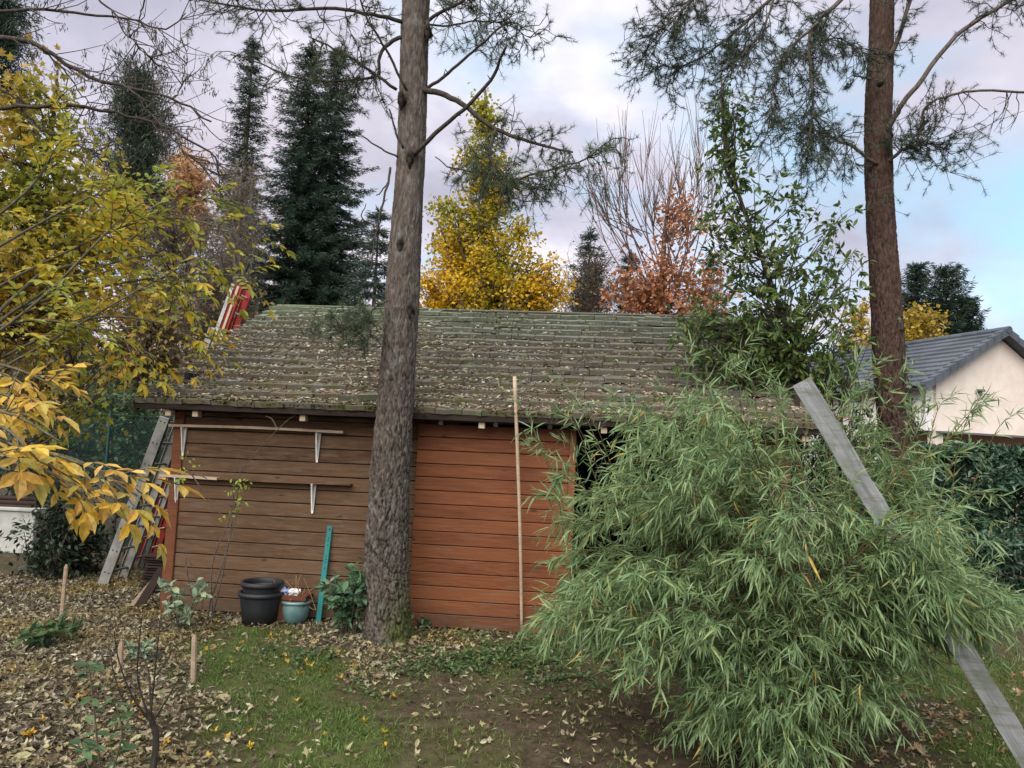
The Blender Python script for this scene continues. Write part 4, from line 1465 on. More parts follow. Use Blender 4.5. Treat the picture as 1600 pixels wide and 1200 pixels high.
def spruce(label, px, ytop, Y, hw_px, mat, nlay=46, zb=.3, dens=1.0, name='spruce_tree', droop=.35, shape=.75, group='spruces behind the shed', ls=1.0):
    top = at(px, ytop, Y)
    H = top[2]
    R = hw_px * Y / 1200
    b = np.array([top[0], Y, 0])
    t = Thing(name, label, 'spruce tree', b, 0, group)
    mb = MB()
    tube(mb, np.array([b, b + [0, 0, H * .5], b + [0.02, 0, H]]), [H * .016, H * .010, .01], 8)
    PP, DD, LL = [], [], []
    wood = mb
    for k in range(nlay):
        f = (k + rng.random() * .6) / nlay
        z = zb + (H - zb) * f
        r = R * ((1 - f) ** shape) * rng.uniform(.72, 1.18) + .16
        nb = int((7 + 8 * (1 - f)) * dens)
        a0 = rng.random() * 6.28
        for j in range(nb):
            a = a0 + j * 6.283 / nb + rng.normal(0, .25)
            rr = r * rng.uniform(.45, 1.25)
            m = max(5, int(rr / .10))
            u = np.linspace(0, 1, m)
            dirv = np.array([math.cos(a), math.sin(a), 0])
            P = b + np.array([0, 0, z]) + dirv * (u * rr)[:, None] + np.stack([0 * u, 0 * u, -droop * rr * u ** 1.2 + .30 * rr * u ** 3], -1)
            tube(wood, P[[0, m // 2, m - 1]], [.02, .012, .004], 3, cap=False)
            side = np.array([-math.sin(a), math.cos(a), 0])
            rep = 16
            Pm = np.repeat(P[1:], rep, 0)
            n = len(Pm)
            w = rng.normal(0, .5, n)
            d = dirv * .8 + side * w[:, None] * 1.4 + np.array([0, 0, -.22]) + rng.normal(0, .33, (n, 3))
            PP.append(Pm + rng.normal(0, .045, (n, 3)))
            DD.append(d)
            LL.append(np.full(n, .15 + .08 * (1 - f)) * rng.uniform(.6, 1.2, n))
    P, D, L = np.vstack(PP), np.vstack(DD), np.concatenate(LL)
    n2 = 160      # leader
    zt = rng.random(n2) ** 1.5
    P = np.vstack([P, np.stack([b[0] + rng.normal(0, .03, n2), b[1] + rng.normal(0, .03, n2), H - zt * 1.2], -1)])
    D = np.vstack([D, rdir(n2) + [0, 0, .9]])
    L = np.concatenate([L, rng.uniform(.12, .24, n2)])
    c = MB()
    put_leaves(c, P, D, rdir(len(P)) + [0, 0, .6], L * ls, L * .15 * ls, T_DIAMOND)
    t.part('trunk', wood, M['twig'])
    t.part('crown', c, mat)
    return t


def broad(label, name, cat, base, trunk, blobs, nclump, nleaf, leaf, mat, T=T_DIAMOND, wood='twig', sig=.35, tr=.12, group=None, asp=.8, own=0, up=.3, twigs=4, stem_r=.02, flat=.6, bare=0.0, thing=None, leaf_down=.3, rosette=0.0):
    """trunk polyline, limbs to clump centres inside the blobs (cx,cy,cz,rx,ry,rz,weight), leaves round the twigs"""
    t = thing or Thing(name, label, cat, base, 0, group)
    mb = MB()
    TP = spline(trunk, 24)
    tube(mb, TP, np.linspace(tr, tr * .18, 24) , 9)
    W = np.array([b[6] for b in blobs], float)
    W /= W.sum()
    ends, dirs = [], []
    for k in range(nclump):
        bl = blobs[rng.choice(len(blobs), p=W)]
        d = rdir(1)[0] * rng.random() ** .45
        c = np.array(bl[:3]) + d * np.array(bl[3:6])
        # start lower on the trunk than the clump
        dd = np.linalg.norm(TP - (c - np.array([0, 0, np.linalg.norm(c[:2] - TP[:, :2].mean(0)) * up])), axis=1)
        i = int(np.clip(np.argmin(dd) - rng.integers(0, 3), 2, 22))
        s = TP[i]
        mid = s * .5 + c * .5 + np.array([0, 0, -.08 * np.linalg.norm(c - s)]) + rng.normal(0, .06, 3) * np.linalg.norm(c - s)
        P = spline([s, mid, c], 9)
        tube(mb, P, np.linspace(stem_r, stem_r * .25, 9), 5)
        for _ in range(twigs):
            j = rng.integers(3, 9)
            e = P[j] + rdir(1)[0] * sig * rng.uniform(.6, 1.5)
            m2 = (P[j] + e) / 2 + rng.normal(0, .1, 3) * sig
            Q = np.array([P[j], m2, e])
            tube(mb, Q, [stem_r * .3, stem_r * .22, stem_r * .1], 3, cap=False)
            ends.append(Q)
    t.part('trunk', mb, M[wood] if isinstance(wood, str) else wood, True)
    if nleaf:
        E = np.array(ends)
        sel = rng.random(len(E)) >= bare
        E = E[sel]
        i = rng.integers(0, len(E), nleaf)
        u = np.where(rng.random(nleaf) < rosette, 1.0, rng.uniform(.2, 1, nleaf))[:, None]
        P = E[i, 0] * (1 - u) + E[i, 2] * u + rng.normal(0, sig * .28, (nleaf, 3)) * np.where(u >= .999, .12, 1)
        D = (E[i, 2] - E[i, 0]) / sig * .7 + rdir(nleaf) * .8 + [0, 0, -leaf_down]
        N = rdir(nleaf, 1) * flat + [0, 0, .8]
        L = leaf * rng.uniform(.65, 1.25, nleaf)
        if own:
            leaf_parts(t, P, D, N, L, L * asp, T, mat, limit=own, stuff='crown')
        else:
            c = MB()
            put_leaves(c, P, D, N, L, L * asp, T)
            t.part('crown', c, mat)
    return t


def bl(px, py, Y, rx, ry, w=1.0, rd=None):
    """crown blob given by picture position and size at depth Y"""
    c = at(px, py, Y)
    k = Y / 1200
    return (*c, rx * k, (rd if rd else rx * k), ry * k, w)


def background():
    spruce('slim dark spruce left of the wide spruce pair', 396, 62, 26, 62, M['spruce'], 60, dens=.9, shape=.62)
    spruce('wide dark spruce with narrow top left of the grey pine trunk', 487, 70, 25, 100, M['spruce'], 66, dens=1.15, shape=.52)
    spruce('dark spruce standing right against the wide spruce, ragged right side', 530, 76, 25.6, 108, M['spruce'], 66, dens=1.05, shape=.62)
    spruce('low pale spruce directly behind the grey pine trunk', 592, 330, 21, 70, M['spruce_blue'], 26, shape=.6)
    spruce('greyish conifer between golden tree and orange tree', 922, 358, 22, 58, M['spruce_blue'], 30, dens=.7, shape=.7)
    spruce('small dark conifer tip behind the orange tree', 985, 395, 25, 50, M['spruce'], 26, shape=.7)
    spruce('dark conifer behind the right side of the orange tree', 1112, 400, 27, 60, M['spruce'], 26, shape=.7)
    # far right dark conifers, irregular upright
    for px, yt, hw, lb in ((1432, 416, 46, 'dark cypress above the house roof, next to the red brown trunk'), (1478, 420, 60, 'tallest dark cypress above the grey house roof'), (1512, 470, 42, 'lower right dark cypress above the grey house roof')):
        spruce(lb, px, yt, 32, hw, M['cypress'], 40, dens=.85, name='cypress_tree', droop=-.55, shape=.5, ls=1.5, group='cypresses behind the house')
    # bushy pine upper left
    b = at(212, 600, 20)
    broad('bushy dark pine rising behind the yellow leaves at upper left', 'pine_tree', 'pine tree', (b[0], b[1], 0),
          [(b[0], b[1], 0), at(212, 300, 20), at(212, 95, 20)],
          [bl(212, 135, 20, 32, 32, 1), bl(215, 195, 20, 62, 42, 2), bl(205, 260, 20, 85, 50, 2), bl(210, 330, 20, 90, 50, 2)],
          150, 20000, .20, M['needle'], wood='twig', sig=.45, asp=.11, up=.1, tr=.16, leaf_down=-.5)
    # dark conifer foliage in the top left corner
    b = at(-60, 600, 14)
    broad('dark conifer foliage at the upper left corner', 'conifer', 'conifer', (b[0], b[1], 0), [(b[0], b[1], 0), at(-40, 200, 14), at(-20, -80, 14)],
          [bl(0, 60, 14, 42, 60, 2), bl(-60, 100, 14, 80, 120, 2), bl(10, 0, 14, 55, 40, 1)], 80, 14000, .15, M['spruce'], sig=.35, asp=.12, up=.1)
    # ginkgo
    b = at(765, 640, 17)
    Y = 17
    broad('golden yellow ginkgo tree behind the roof ridge, right of trunk', 'ginkgo_tree', 'ginkgo tree', (b[0], b[1], 0), [(b[0], b[1], 0), at(765, 400, Y), at(758, 140, Y)],
          [bl(758, 175, Y, 16, 35, .30), bl(735, 240, Y, 38, 30, .45), bl(782, 262, Y, 40, 32, .4), bl(745, 310, Y, 50, 25, .8), bl(690, 320, Y, 26, 20, .35), bl(705, 360, Y, 48, 22, .8),
           bl(830, 350, Y, 42, 22, .5), bl(760, 400, Y, 90, 35, 1.5), bl(690, 430, Y, 50, 40, 1.4), bl(770, 455, Y, 118, 45, 3.8), bl(850, 440, Y, 40, 42, 1.6), bl(672, 465, Y, 30, 30, 1.0), bl(740, 520, Y, 110, 40, 1)],
          240, 34000, .085, M['ginkgo'], sig=.34, up=.9, asp=.95, stem_r=.03, tr=.17, twigs=6)
    # orange, half bare tree with bare top
    Y = 19
    b = at(1035, 640, Y)
    t = broad('half bare orange leaved tree with bare top behind roof', 'orange_tree', 'tree', (b[0], b[1], 0), [(b[0], b[1], 0), at(1035, 430, Y), at(1050, 270, Y)],
              [bl(1000, 440, Y, 55, 45, 2), bl(1060, 430, Y, 62, 55, 2.4), bl(1075, 320, Y, 30, 60, .9), bl(1120, 440, Y, 40, 35, .9), bl(1040, 500, Y, 100, 40, 1.2), bl(1010, 350, Y, 40, 40, .3), bl(965, 430, Y, 30, 50, .8), bl(1130, 450, Y, 40, 30, .9)],
              90, 4600, .12, M['orange'], sig=.45, up=.8, twigs=5, bare=.25, wood='rosy_twig')
    mb = MB()
    for k in range(40):
        a = rng.uniform(-.75, .62)
        s = at(1035 + a * 62 + rng.uniform(-10, 10), rng.uniform(350, 460), Y + rng.uniform(-.5, .5))
        e = at(1030 + math.sin(a) * 155, 440 - math.cos(a) * rng.uniform(130, 245), Y + rng.uniform(-1, 1))
        P = spline([s, s * .5 + e * .5 + np.array([(.25 if e[0] > s[0] else -.25), 0, -.1]), e], 10)
        tube(mb, P, np.linspace(.018, .005, 10), 4)
        for _ in range(9):
            j = rng.integers(4, 9)
            f = P[j] + (P[j] - P[j - 2]) * rng.uniform(1.0, 2.4) + rng.normal(0, .18, 3)
            tube(mb, np.array([P[j], (P[j] + f) / 2 + [0, 0, -.03], f]), [.009, .007, .004], 3, cap=False)
    t.part('bare_branches', mb, M['rosy_twig'])
    # distant orange and gold trees
    for px, py, Y, rx, ry, n, mt, lb, nm in ((295, 265, 27, 42, 42, 5200, 'apricot', 'pale orange tree left of the slim spruce', 'orange_tree'),
                                             (1432, 505, 27, 48, 34, 3600, 'gold_far', 'dull golden tree between red brown trunk and house roof', 'golden_tree'),
                                             (1345, 500, 27, 30, 30, 1500, 'gold_far', 'dull golden tree behind the oak, left of the red brown trunk', 'golden_tree')):
        b = at(px, 640, Y)
        broad(lb, nm, 'tree', (b[0], b[1], 0), [(b[0], b[1], 0), at(px, py + 40, Y), at(px, py - 20, Y)], [bl(px, py, Y, rx, ry), bl(px - rx * .5, py + 40, Y, rx, ry), bl(px + rx * .3, py + 70, Y, rx, ry)],
              50, n, .16, M[mt], sig=.4, up=.6)
    # grey bare tree left of the spruces
    for px, py, Y, rx, ry, nc, lb in ((372, 300, 18, 45, 70, 110, 'grey leafless tree in front of the slim spruce'), (270, 380, 16, 95, 90, 200, 'grey brown leafless thicket tree behind the yellow leaves'),
                                      (345, 440, 15, 70, 90, 150, 'grey leafless shrub behind the ladder top'), (925, 435, 20.5, 62, 62, 190, 'grey leafless twiggy tree right of the golden tree')):
        b = at(px, 640, Y)
        broad(lb, 'bare_tree', 'tree', (b[0], b[1], 0), [(b[0], b[1], 0), at(px, py + ry * .7, Y), at(px + 5, py - ry * .5, Y)], [bl(px, py, Y, rx, ry), bl(px, py + ry * .8, Y, rx, ry * .7)],
              nc, 700 if px != 930 else 0, .10, M['brown_leaf'], sig=.55, twigs=9, wood='pale_twig' if px in (372, 930) else 'twig', up=.8, group='leafless trees behind the garden', stem_r=.016)
    # shrubs and undergrowth at left
    sh = [(230, 500, 13.5, 110, 60, 4200, .10, 'brown_leaf', 'brown leaved shrub behind the fence under the yellow tree'),
          (90, 520, 13.0, 120, 90, 5200, .10, 'brown_leaf', 'dull brown green shrub at far left behind the yellow leaves'),
          (185, 640, 12.6, 75, 45, 4600, .085, 'mid_shrub', 'pale green bush behind the wire fence left of the shed'),
          (70, 690, 12.4, 90, 60, 5200, .085, 'dark_shrub', 'dark green bush behind the wire fence at far left'),
          (250, 720, 12.8, 60, 60, 2600, .085, 'dark_shrub', 'dark green bush hidden behind the leaning ladders'),
          (110, 815, 9.9, 62, 55, 3600, .08, 'dark_shrub', 'dark rounded evergreen bush beside the low white wall'),
          (1312, 710, 9.4, 110, 80, 6200, .075, 'mid_shrub', 'green leafy bush between the right end of the shed and the house'),
          (320, 590, 14.5, 70, 70, 2600, .10, 'brown_leaf', 'brown green shrub just left of the roof corner')]
    for px, py, Y, rx, ry, n, lf, mt, lb in sh:
        b = at(px, 700, Y)
        k = Y / 1200
        c = at(px, py, Y)
        broad(lb, 'shrub', 'shrub', (b[0], b[1], 0), [(b[0], b[1], -.05), (b[0] + .05, b[1], max(c[2] * .5, .3)), (c[0], b[1], max(c[2], .5))],
              [(c[0], Y, c[2], rx * k, .7, ry * k, 2), (c[0], Y, max(c[2] - ry * k, .3), rx * k * .9, .7, ry * k * .7, 1)],
              70, n, lf, M[mt], sig=.28, twigs=6, up=.7, asp=.55, tr=.05, stem_r=.014)


background()

# far wood behind everything, one mass nobody could count
mb = MB()
n = 26000
a = rng.uniform(-75, 75, n)
yy = 58 + rng.uniform(-6, 6, n)
hmax = 5.0 + 4.5 * fbm(a * .13, a * 0 + 2, 3, 4)
P = np.stack([a, yy, rng.random(n) ** .8 * hmax], -1)
put_leaves(mb, P, rdir(n), rdir(n) + [0, 0, .5], rng.uniform(.5, 1.2, n), rng.uniform(.4, .9, n), T_DIAMOND)
o = single('distant_wood', mb, M['spruce'], kind='stuff', loc=(0, 58, 0))
o['label'] = 'dark mass of distant woodland at the horizon'

# ---------------------------------------------------------------- the neighbour's house
def house():
    Y = 20.0
    pk = at(1566, 516, Y)
    r2 = at(1415, 539, Y * 1.155)
    ridge = r2 - pk
    ridge[2] = 0
    L0 = np.linalg.norm(ridge)
    rot = math.atan2(ridge[1], ridge[0]) - math.pi / 2      # local y runs along the ridge, away from us
    zpk = pk[2]
    t = Thing('house', 'cream rendered house with grey tiled roof beyond the hedge', 'house', (pk[0], pk[1], 0), rot)
    # left eave: solve on the gable plane so that the roof foot lies where the photograph shows it
    ex = np.array([math.cos(rot), math.sin(rot), 0])
    ey = np.array([-math.sin(rot), math.cos(rot), 0])
    r = ray(1440, 600)
    # point on the ray in the gable plane
    tt = ((np.array([pk[0], pk[1], 0]) - CAM) @ ey) / (r @ ey)
    e = CAM + r * tt
    hx = -((e - pk) @ ex)
    ze = e[2]
    sl = (zpk - ze) / hx
    LEN = 9.0
    zb = 1.85 + .9
    rb = ray(1500, 675)
    tb = ((np.array([pk[0], pk[1], 0]) - CAM) @ ey) / (rb @ ey)
    zb = (CAM + rb * tb)[2]
    wl = hx * .78
    W = 0.25
    mb = MB()
    zt = lambda x: zpk - .16 - abs(x) * sl
    V = [(x, y, z) for y in (.12, .32) for x, z in ((-wl, zb), (hx * 1.25, zb), (hx * 1.25, zt(hx * 1.25)), (0, zt(0)), (-wl, zt(wl)))]
    mb.add(V, T=[(0, 1, 3), (1, 2, 3), (0, 3, 4), (5, 8, 6), (6, 8, 7), (5, 9, 8)], Q=[(0, 5, 6, 1), (0, 4, 9, 5), (4, 3, 8, 9)])
    t.part('gable_wall', mb, M['render'], local=True)
    mb = MB()
    box(mb, (-wl - .25, .9, .0), (-wl, LEN, ze + .15))
    box(mb, (-wl - .25, .2, zb), (-wl - .004, .899, ze + .02))
    t.part('side_wall', mb, M['render_white'], local=True)
    mb = MB()
    box(mb, (-wl, 1.3, 0), (hx * 1.25, 1.5, zb + .05))
    t.part('porch_wall', mb, M['render_brown'], local=True)
    mb = MB()
    box(mb, (hx * 1.2, .15, 0), (hx * 1.25 - .01, 1.29, zb - .01))
    box(mb, (-wl + .004, .15, 0), (-wl + .25, .4, zb - .004))
    t.part('porch_pillar', mb, M['render'], local=True)
    xs = ((at(1553, 684, Y) - pk) @ ex)
    mb = MB()
    box(mb, (xs - .28, 1.262, 1.2), (xs + .28, 1.296, zb - .25), bev=.01)
    w = t.part('window', mb, M['window_frame'], local=True)
    for s in (-1, 1):
        mb = MB()
        box(mb, (xs + s * .13 - .10, 1.255, 1.27), (xs + s * .13 + .10, 1.26, zb - .32))
        t.part('pane', mb, M['glass'], local=True, parent=w)
    mb = MB()
    box(mb, (-wl, .0, zb - .05), (hx * 1.25, .119, zb - .001))
    t.part('lintel', mb, M['window_frame'], local=True)
    # roof: a slab under stepped tile courses
    rb_ = MB()
    ang = math.atan(sl)
    for s in (-1, 1):
        X1 = hx * (1.0 if s < 0 else 1.32)
        V = [(s * x, y, z) for y in (-.12, LEN) for x, z in ((.0, zpk - .13), (X1 - .02, zpk - .13 - X1 * sl), (X1 - .02, zpk - .05 - X1 * sl), (0.0, zpk - .05))]
        q = [(0, 3, 2, 1), (4, 5, 6, 7), (0, 1, 5, 4), (1, 2, 6, 5), (2, 3, 7, 6), (3, 0, 4, 7)]
        rb_.add(V, Q=q if s > 0 else [k[::-1] for k in q])
    roof = t.part('roof', rb_, M['slate'], local=True)
    NCR = 11
    for s in (-1, 1):
        X1 = hx * (1.0 if s < 0 else 1.32)
        d = X1 / NCR
        for c in range(NCR):
            x0, x1 = c * d, (c + 1) * d + .05
            mb = MB()
            ny = 30
            yy = np.linspace(-.15, LEN, ny)
            for i in range(ny - 1):
                y0, y1 = yy[i] + .006, yy[i + 1]
                V = [(s * x, y, z) for y in (y0, y1) for x, z in ((x0, zpk - .045 - x0 * sl - .02), (x1, zpk + .0 - x1 * sl - .01), (x1, zpk + .035 - x1 * sl), (x0, zpk - .02 - x0 * sl))]
                q = [(0, 3, 2, 1), (4, 5, 6, 7), (0, 1, 5, 4), (1, 2, 6, 5), (2, 3, 7, 6), (3, 0, 4, 7)]
                mb.add(V, Q=q if s > 0 else [k[::-1] for k in q])
            t.part('tile_course', mb, M['slate'], local=True, parent=roof)
        for c in range(NCR):                # verge tiles along the gable edge
            x0, x1 = c * d, (c + 1) * d + .03
            mb = MB()
            V = [(s * x, y, z) for y in (-.20, .02) for x, z in ((x0, zpk - .16 - x0 * sl), (x1, zpk - .14 - x1 * sl), (x1, zpk + .07 - x1 * sl), (x0, zpk + .03 - x0 * sl))]
            q = [(0, 3, 2, 1), (4, 5, 6, 7), (0, 1, 5, 4), (1, 2, 6, 5), (2, 3, 7, 6), (3, 0, 4, 7)]
            mb.add(V, Q=q if s > 0 else [k[::-1] for k in q])
            t.part('verge_tile', mb, M['slate'], local=True, parent=roof)
    for k in range(20):
        mb = MB()
        y0 = -.22 + k * .46
        tube(mb, np.array([[0, y0, zpk - .02], [0, y0 + .43, zpk + .0], [0, y0 + .48, zpk + .0]]), [.10, .085, .08], 10)
        t.part('ridge_tile', mb, M['slate'], local=True, parent=roof)
    # lamp on the gable
    rl = ray(1534, 612)
    tl = ((np.array([pk[0], pk[1], 0]) - CAM) @ ey) / (rl @ ey)
    pl = CAM + rl * tl - np.array([pk[0], pk[1], 0])
    lx, lz = pl @ ex, pl[2]
    mb = MB()
    box(mb, (lx - .05, .09, lz - .05), (lx + .05, .1195, lz + .05), bev=.008)
    box(mb, (lx - .10, -.03, lz + .0), (lx + .10, .085, lz + .06), bev=.01)
    box(mb, (lx - .03, -.01, lz - .10), (lx + .03, .05, lz - .005), bev=.012)
    t.part('wall_lamp', mb, M['window_frame'], local=True)
    # second, lower wing further back with a chimney
    c = at(1345, 552, 25)
    t2 = Thing('house', 'grey roofed wing with square cream chimney left of the trunk', 'house', (c[0], c[1], 0), rot + .0)
    mb = MB()
    z0 = c[2]
    box(mb, (-4.0, 1.2, 0), (2.5, 6, z0 - 1.4))
    t2.part('wall', mb, M['render'], local=True)
    rr = MB()
    V = [(x, y, z) for x in (-4.5, 2.6) for y, z in ((.4, z0 - 1.5), (3.4, z0), (6.6, z0 - 1.5), (3.4, z0 - .15))]
    rr.add(V, Q=[(0, 1, 5, 4), (1, 2, 6, 5), (2, 3, 7, 6), (3, 0, 4, 7), (0, 3, 2, 1), (4, 5, 6, 7)])
    rf = t2.part('roof', rr, M['slate'], local=True)
    for k in range(8):
        mb = MB()
        y0, y1 = .36 + k * .38, .36 + (k + 1) * .38 + .04
        f = lambda y: z0 - 1.5 + (y - .4) * .5
        box(mb, (-4.52, 0, 0), (2.62, math.hypot(.42, .21), .035), M=Matrix.Translation((0, y0, f(y0) + .025)) @ Matrix.Rotation(math.atan(.5) - .05, 4, 'X'))
        t2.part('tile_course', mb, M['slate'], local=True, parent=rf)
    cp = at(1346, 541, 27)
    lp = (cp - np.array([c[0], c[1], 0]))
    lx, ly = lp @ ex, lp @ ey
    mb = MB()
    box(mb, (lx - .3, ly - .25, z0 - .8), (lx + .3, ly + .25, cp[2] + .18))
    box(mb, (lx - .34, ly - .29, cp[2] + .18), (lx + .34, ly + .29, cp[2] + .26))
    t2.part('chimney', mb, M['render'], local=True)


house()

# ---------------------------------------------------------------- low wall and wire fence at left
wl = gnd(10, 863)
t = Thing('low_wall', 'low stained white wall at the far left behind the leaves', 'wall', (wl[0], wl[1], 0), -.05)
mb = MB()
box(mb, (-4, 0, -.1), (.38, .18, .60), bev=.01)
t.part('wall', mb, M['old_wall'], local=True)
mb = MB()
box(mb, (-4, -.03, .602), (.42, .21, .65), bev=.008)
t.part('coping', mb, M['old_wall'], local=True)
t = Thing('pale_slab', 'pale blue grey slab lying under the dark evergreen bush', 'slab', (*gnd(70, 852)[:2], 0), .2)
mb = MB()
box(mb, (-.18, -.05, .0), (.22, .02, .20), bev=.01)
t.part('slab', mb, M['old_wall'], local=True)
for i in range(3):
    p = at(-30 + 8 * i, 790 - 6 * i, wl[1] + .1)
    mb = MB()
    tube(mb, np.array([p - [2.2, 0, .0], p + [.75, .02, .01]]), .035, 8)
    single('old_pole', mb, M['dark_wood'], ['lowest dark old pole lying along the top of the white wall', 'middle dark old pole lying along the top of the white wall', 'topmost dark old pole lying along the white wall'][i], 'pole', 'old poles on the low wall', loc=p)


def fence():
    Y = 11.9
    c = at(150, 760, Y)
    t = Thing('wire_fence', 'dark green wire mesh fence between posts left of the shed', 'fence', (c[0], Y, 0))
    x0, x1 = at(-60, 700, Y)[0], at(300, 700, Y)[0]
    zt = at(168, 648, Y)[2]
    for px in (-20, 168, 330):
        x = at(px, 700, Y)[0]
        mb = MB()
        tube(mb, np.array([[x, Y, -.1], [x, Y, zt + .06]]), .022, 8)
        t.part('post', mb, M['fence_green'])
    mb = MB()
    s = .055
    h = zt - .1
    for d in (-1, 1):
        for x in np.arange(x0 - h, x1 + h, s):
            a = np.array([x, Y + d * .002, .05])
            b = np.array([x + d * h, Y + d * .002, .05 + h])
            mb.add([a - [.003, 0, 0], a + [.003, 0, 0], b + [.003, 0, 0], b - [.003, 0, 0], a + [0, .004, 0], b + [0, .004, 0]],
                   Q=[(0, 1, 2, 3), (1, 4, 5, 2), (4, 0, 3, 5)])
    for z in (.08, zt * .5, zt):
        tube(mb, np.array([[x0, Y - .006, z], [x1, Y - .006, z]]), .005, 4)
    t.part('mesh_panel', mb, M['fence_green'])


fence()

# ---------------------------------------------------------------- hedge at right
def hedge():
    Y = 10.2
    a, b = at(1425, 700, Y), at(1720, 690, Y)
    t = Thing('laurel_hedge', 'dark glossy laurel hedge in front of the cream house', 'hedge', ((a[0] + b[0]) / 2, Y, 0))
    mb = MB()
    for k in range(60):
        x = rng.uniform(a[0], b[0] + .6)
        y = Y + rng.uniform(0, .8)
        e = np.array([x + rng.normal(0, .2), y - .2, rng.uniform(1.2, 2.15)])
        tube(mb, spline([(x, y, 0), (x + rng.normal(0, .08), y, e[2] * .5), e], 6), [.014, .012, .01, .008, .006, .004], 4)
    t.part('stems', mb, M['dark_twig'])
    n = 20000
    x = rng.uniform(a[0] - .1, b[0] + .6, n)
    ztop = 2.04 + .22 * (fbm(x * 1.8, x * 0 + 1, 6, 3) - .5) * 2
    z = np.minimum(rng.random(n) ** .7 * 2.2, ztop - rng.random(n) * .05)
    z = np.where(rng.random(n) < .2, ztop - np.abs(rng.normal(0, .06, n)), z)
    bump = .42 * (fbm(x * 2.4, z * 2.4, 9, 3) - .5) * 2
    depth = np.abs(rng.normal(0, .16, n))
    depth = np.where(rng.random(n) < .25, rng.random(n) * 1.0, depth)
    P = np.stack([x, Y - .1 + bump + depth, np.maximum(z, .03)], -1)
    D = rdir(n) * .9 + [0, -.3, .1]
    N = rdir(n) * .7 + [0, -.5, .7]
    L = rng.uniform(.07, .13, n)
    leaf_parts(t, P, D, N, L, L * .42, T_OVAL, M['hedge'])


hedge()

# ---------------------------------------------------------------- oak at the right end of the shed
def oak():
    Y = 8.0
    b = gnd(1322, 960)
    b = np.array([at(1318, 800, Y)[0], Y, 0])
    tr = [b + [0, 0, -.05], at(1300, 690, Y), at(1262, 590, Y), at(1225, 500, Y), at(1190, 400, Y), at(1150, 290, Y), at(1128, 175, Y), at(1128, 125, Y)]
    broad('young dark green oak leaning over the right end of roof', 'oak_tree', 'oak tree', b, tr,
          [bl(1130, 190, Y, 26, 70, .9, .25), bl(1120, 300, Y, 40, 30, .35, .3), bl(1165, 310, Y, 60, 40, .9, .5), bl(1120, 380, Y, 60, 40, .8, .5), bl(1190, 400, Y, 90, 60, 1.8, .6), bl(1290, 340, Y, 45, 40, .6, .5),
           bl(1290, 420, Y, 60, 50, 1.1, .5), bl(1200, 490, Y, 120, 55, 3.2, .7), bl(1150, 545, Y, 95, 32, 1.8, .6), bl(1270, 545, Y, 75, 50, 2.0, .6), bl(1085, 500, Y, 50, 50, 1.3, .5), bl(1100, 545, Y, 60, 30, 1.0, .5), bl(1320, 380, Y, 40, 25, .5, .4), bl(1260, 330, Y, 40, 25, .4, .4), bl(1345, 560, Y, 40, 60, .7, .4)],
          190, 6600, .090, M['oak'], T_OVAL, wood='dark_twig', sig=.17, tr=.045, up=.5, asp=.40, own=300, twigs=6, rosette=.7, stem_r=.011, flat=.9)


oak()

# ---------------------------------------------------------------- left foreground trees
def compound_spray(P0, d, n, L, leaf, out, arch=.25):
    """a rachis with paired leaflets and a larger end leaflet"""
    d = d / np.linalg.norm(d)
    side = np.cross(d, [0, 0, 1])
    side /= np.linalg.norm(side) + 1e-9
    m = n + 1
    u = np.linspace(0, 1, m)
    R = P0 + d * (u * L)[:, None] + np.stack([0 * u, 0 * u, -arch * L * u ** 2], -1)
    tn = np.gradient(R, axis=0)
    tn /= np.linalg.norm(tn, axis=1)[:, None]
    nrm = np.cross(side, tn)
    nrm *= np.sign(nrm[:, 2:3] + 1e-6)
    for i in range(1, m):
        for s in (-1, 1):
            dd = tn[i] * .6 + side * s * .8 + np.array([0, 0, -.12]) + rng.normal(0, .2, 3)
            out.append((R[i], dd, nrm[i] + rng.normal(0, .28, 3), leaf * (.65 + .4 * i / m) * rng.uniform(.85, 1.15)))
    out.append((R[-1], tn[-1] + [0, 0, -.15], nrm[-1] + rng.normal(0, .2, 3), leaf * 1.2))
    return R


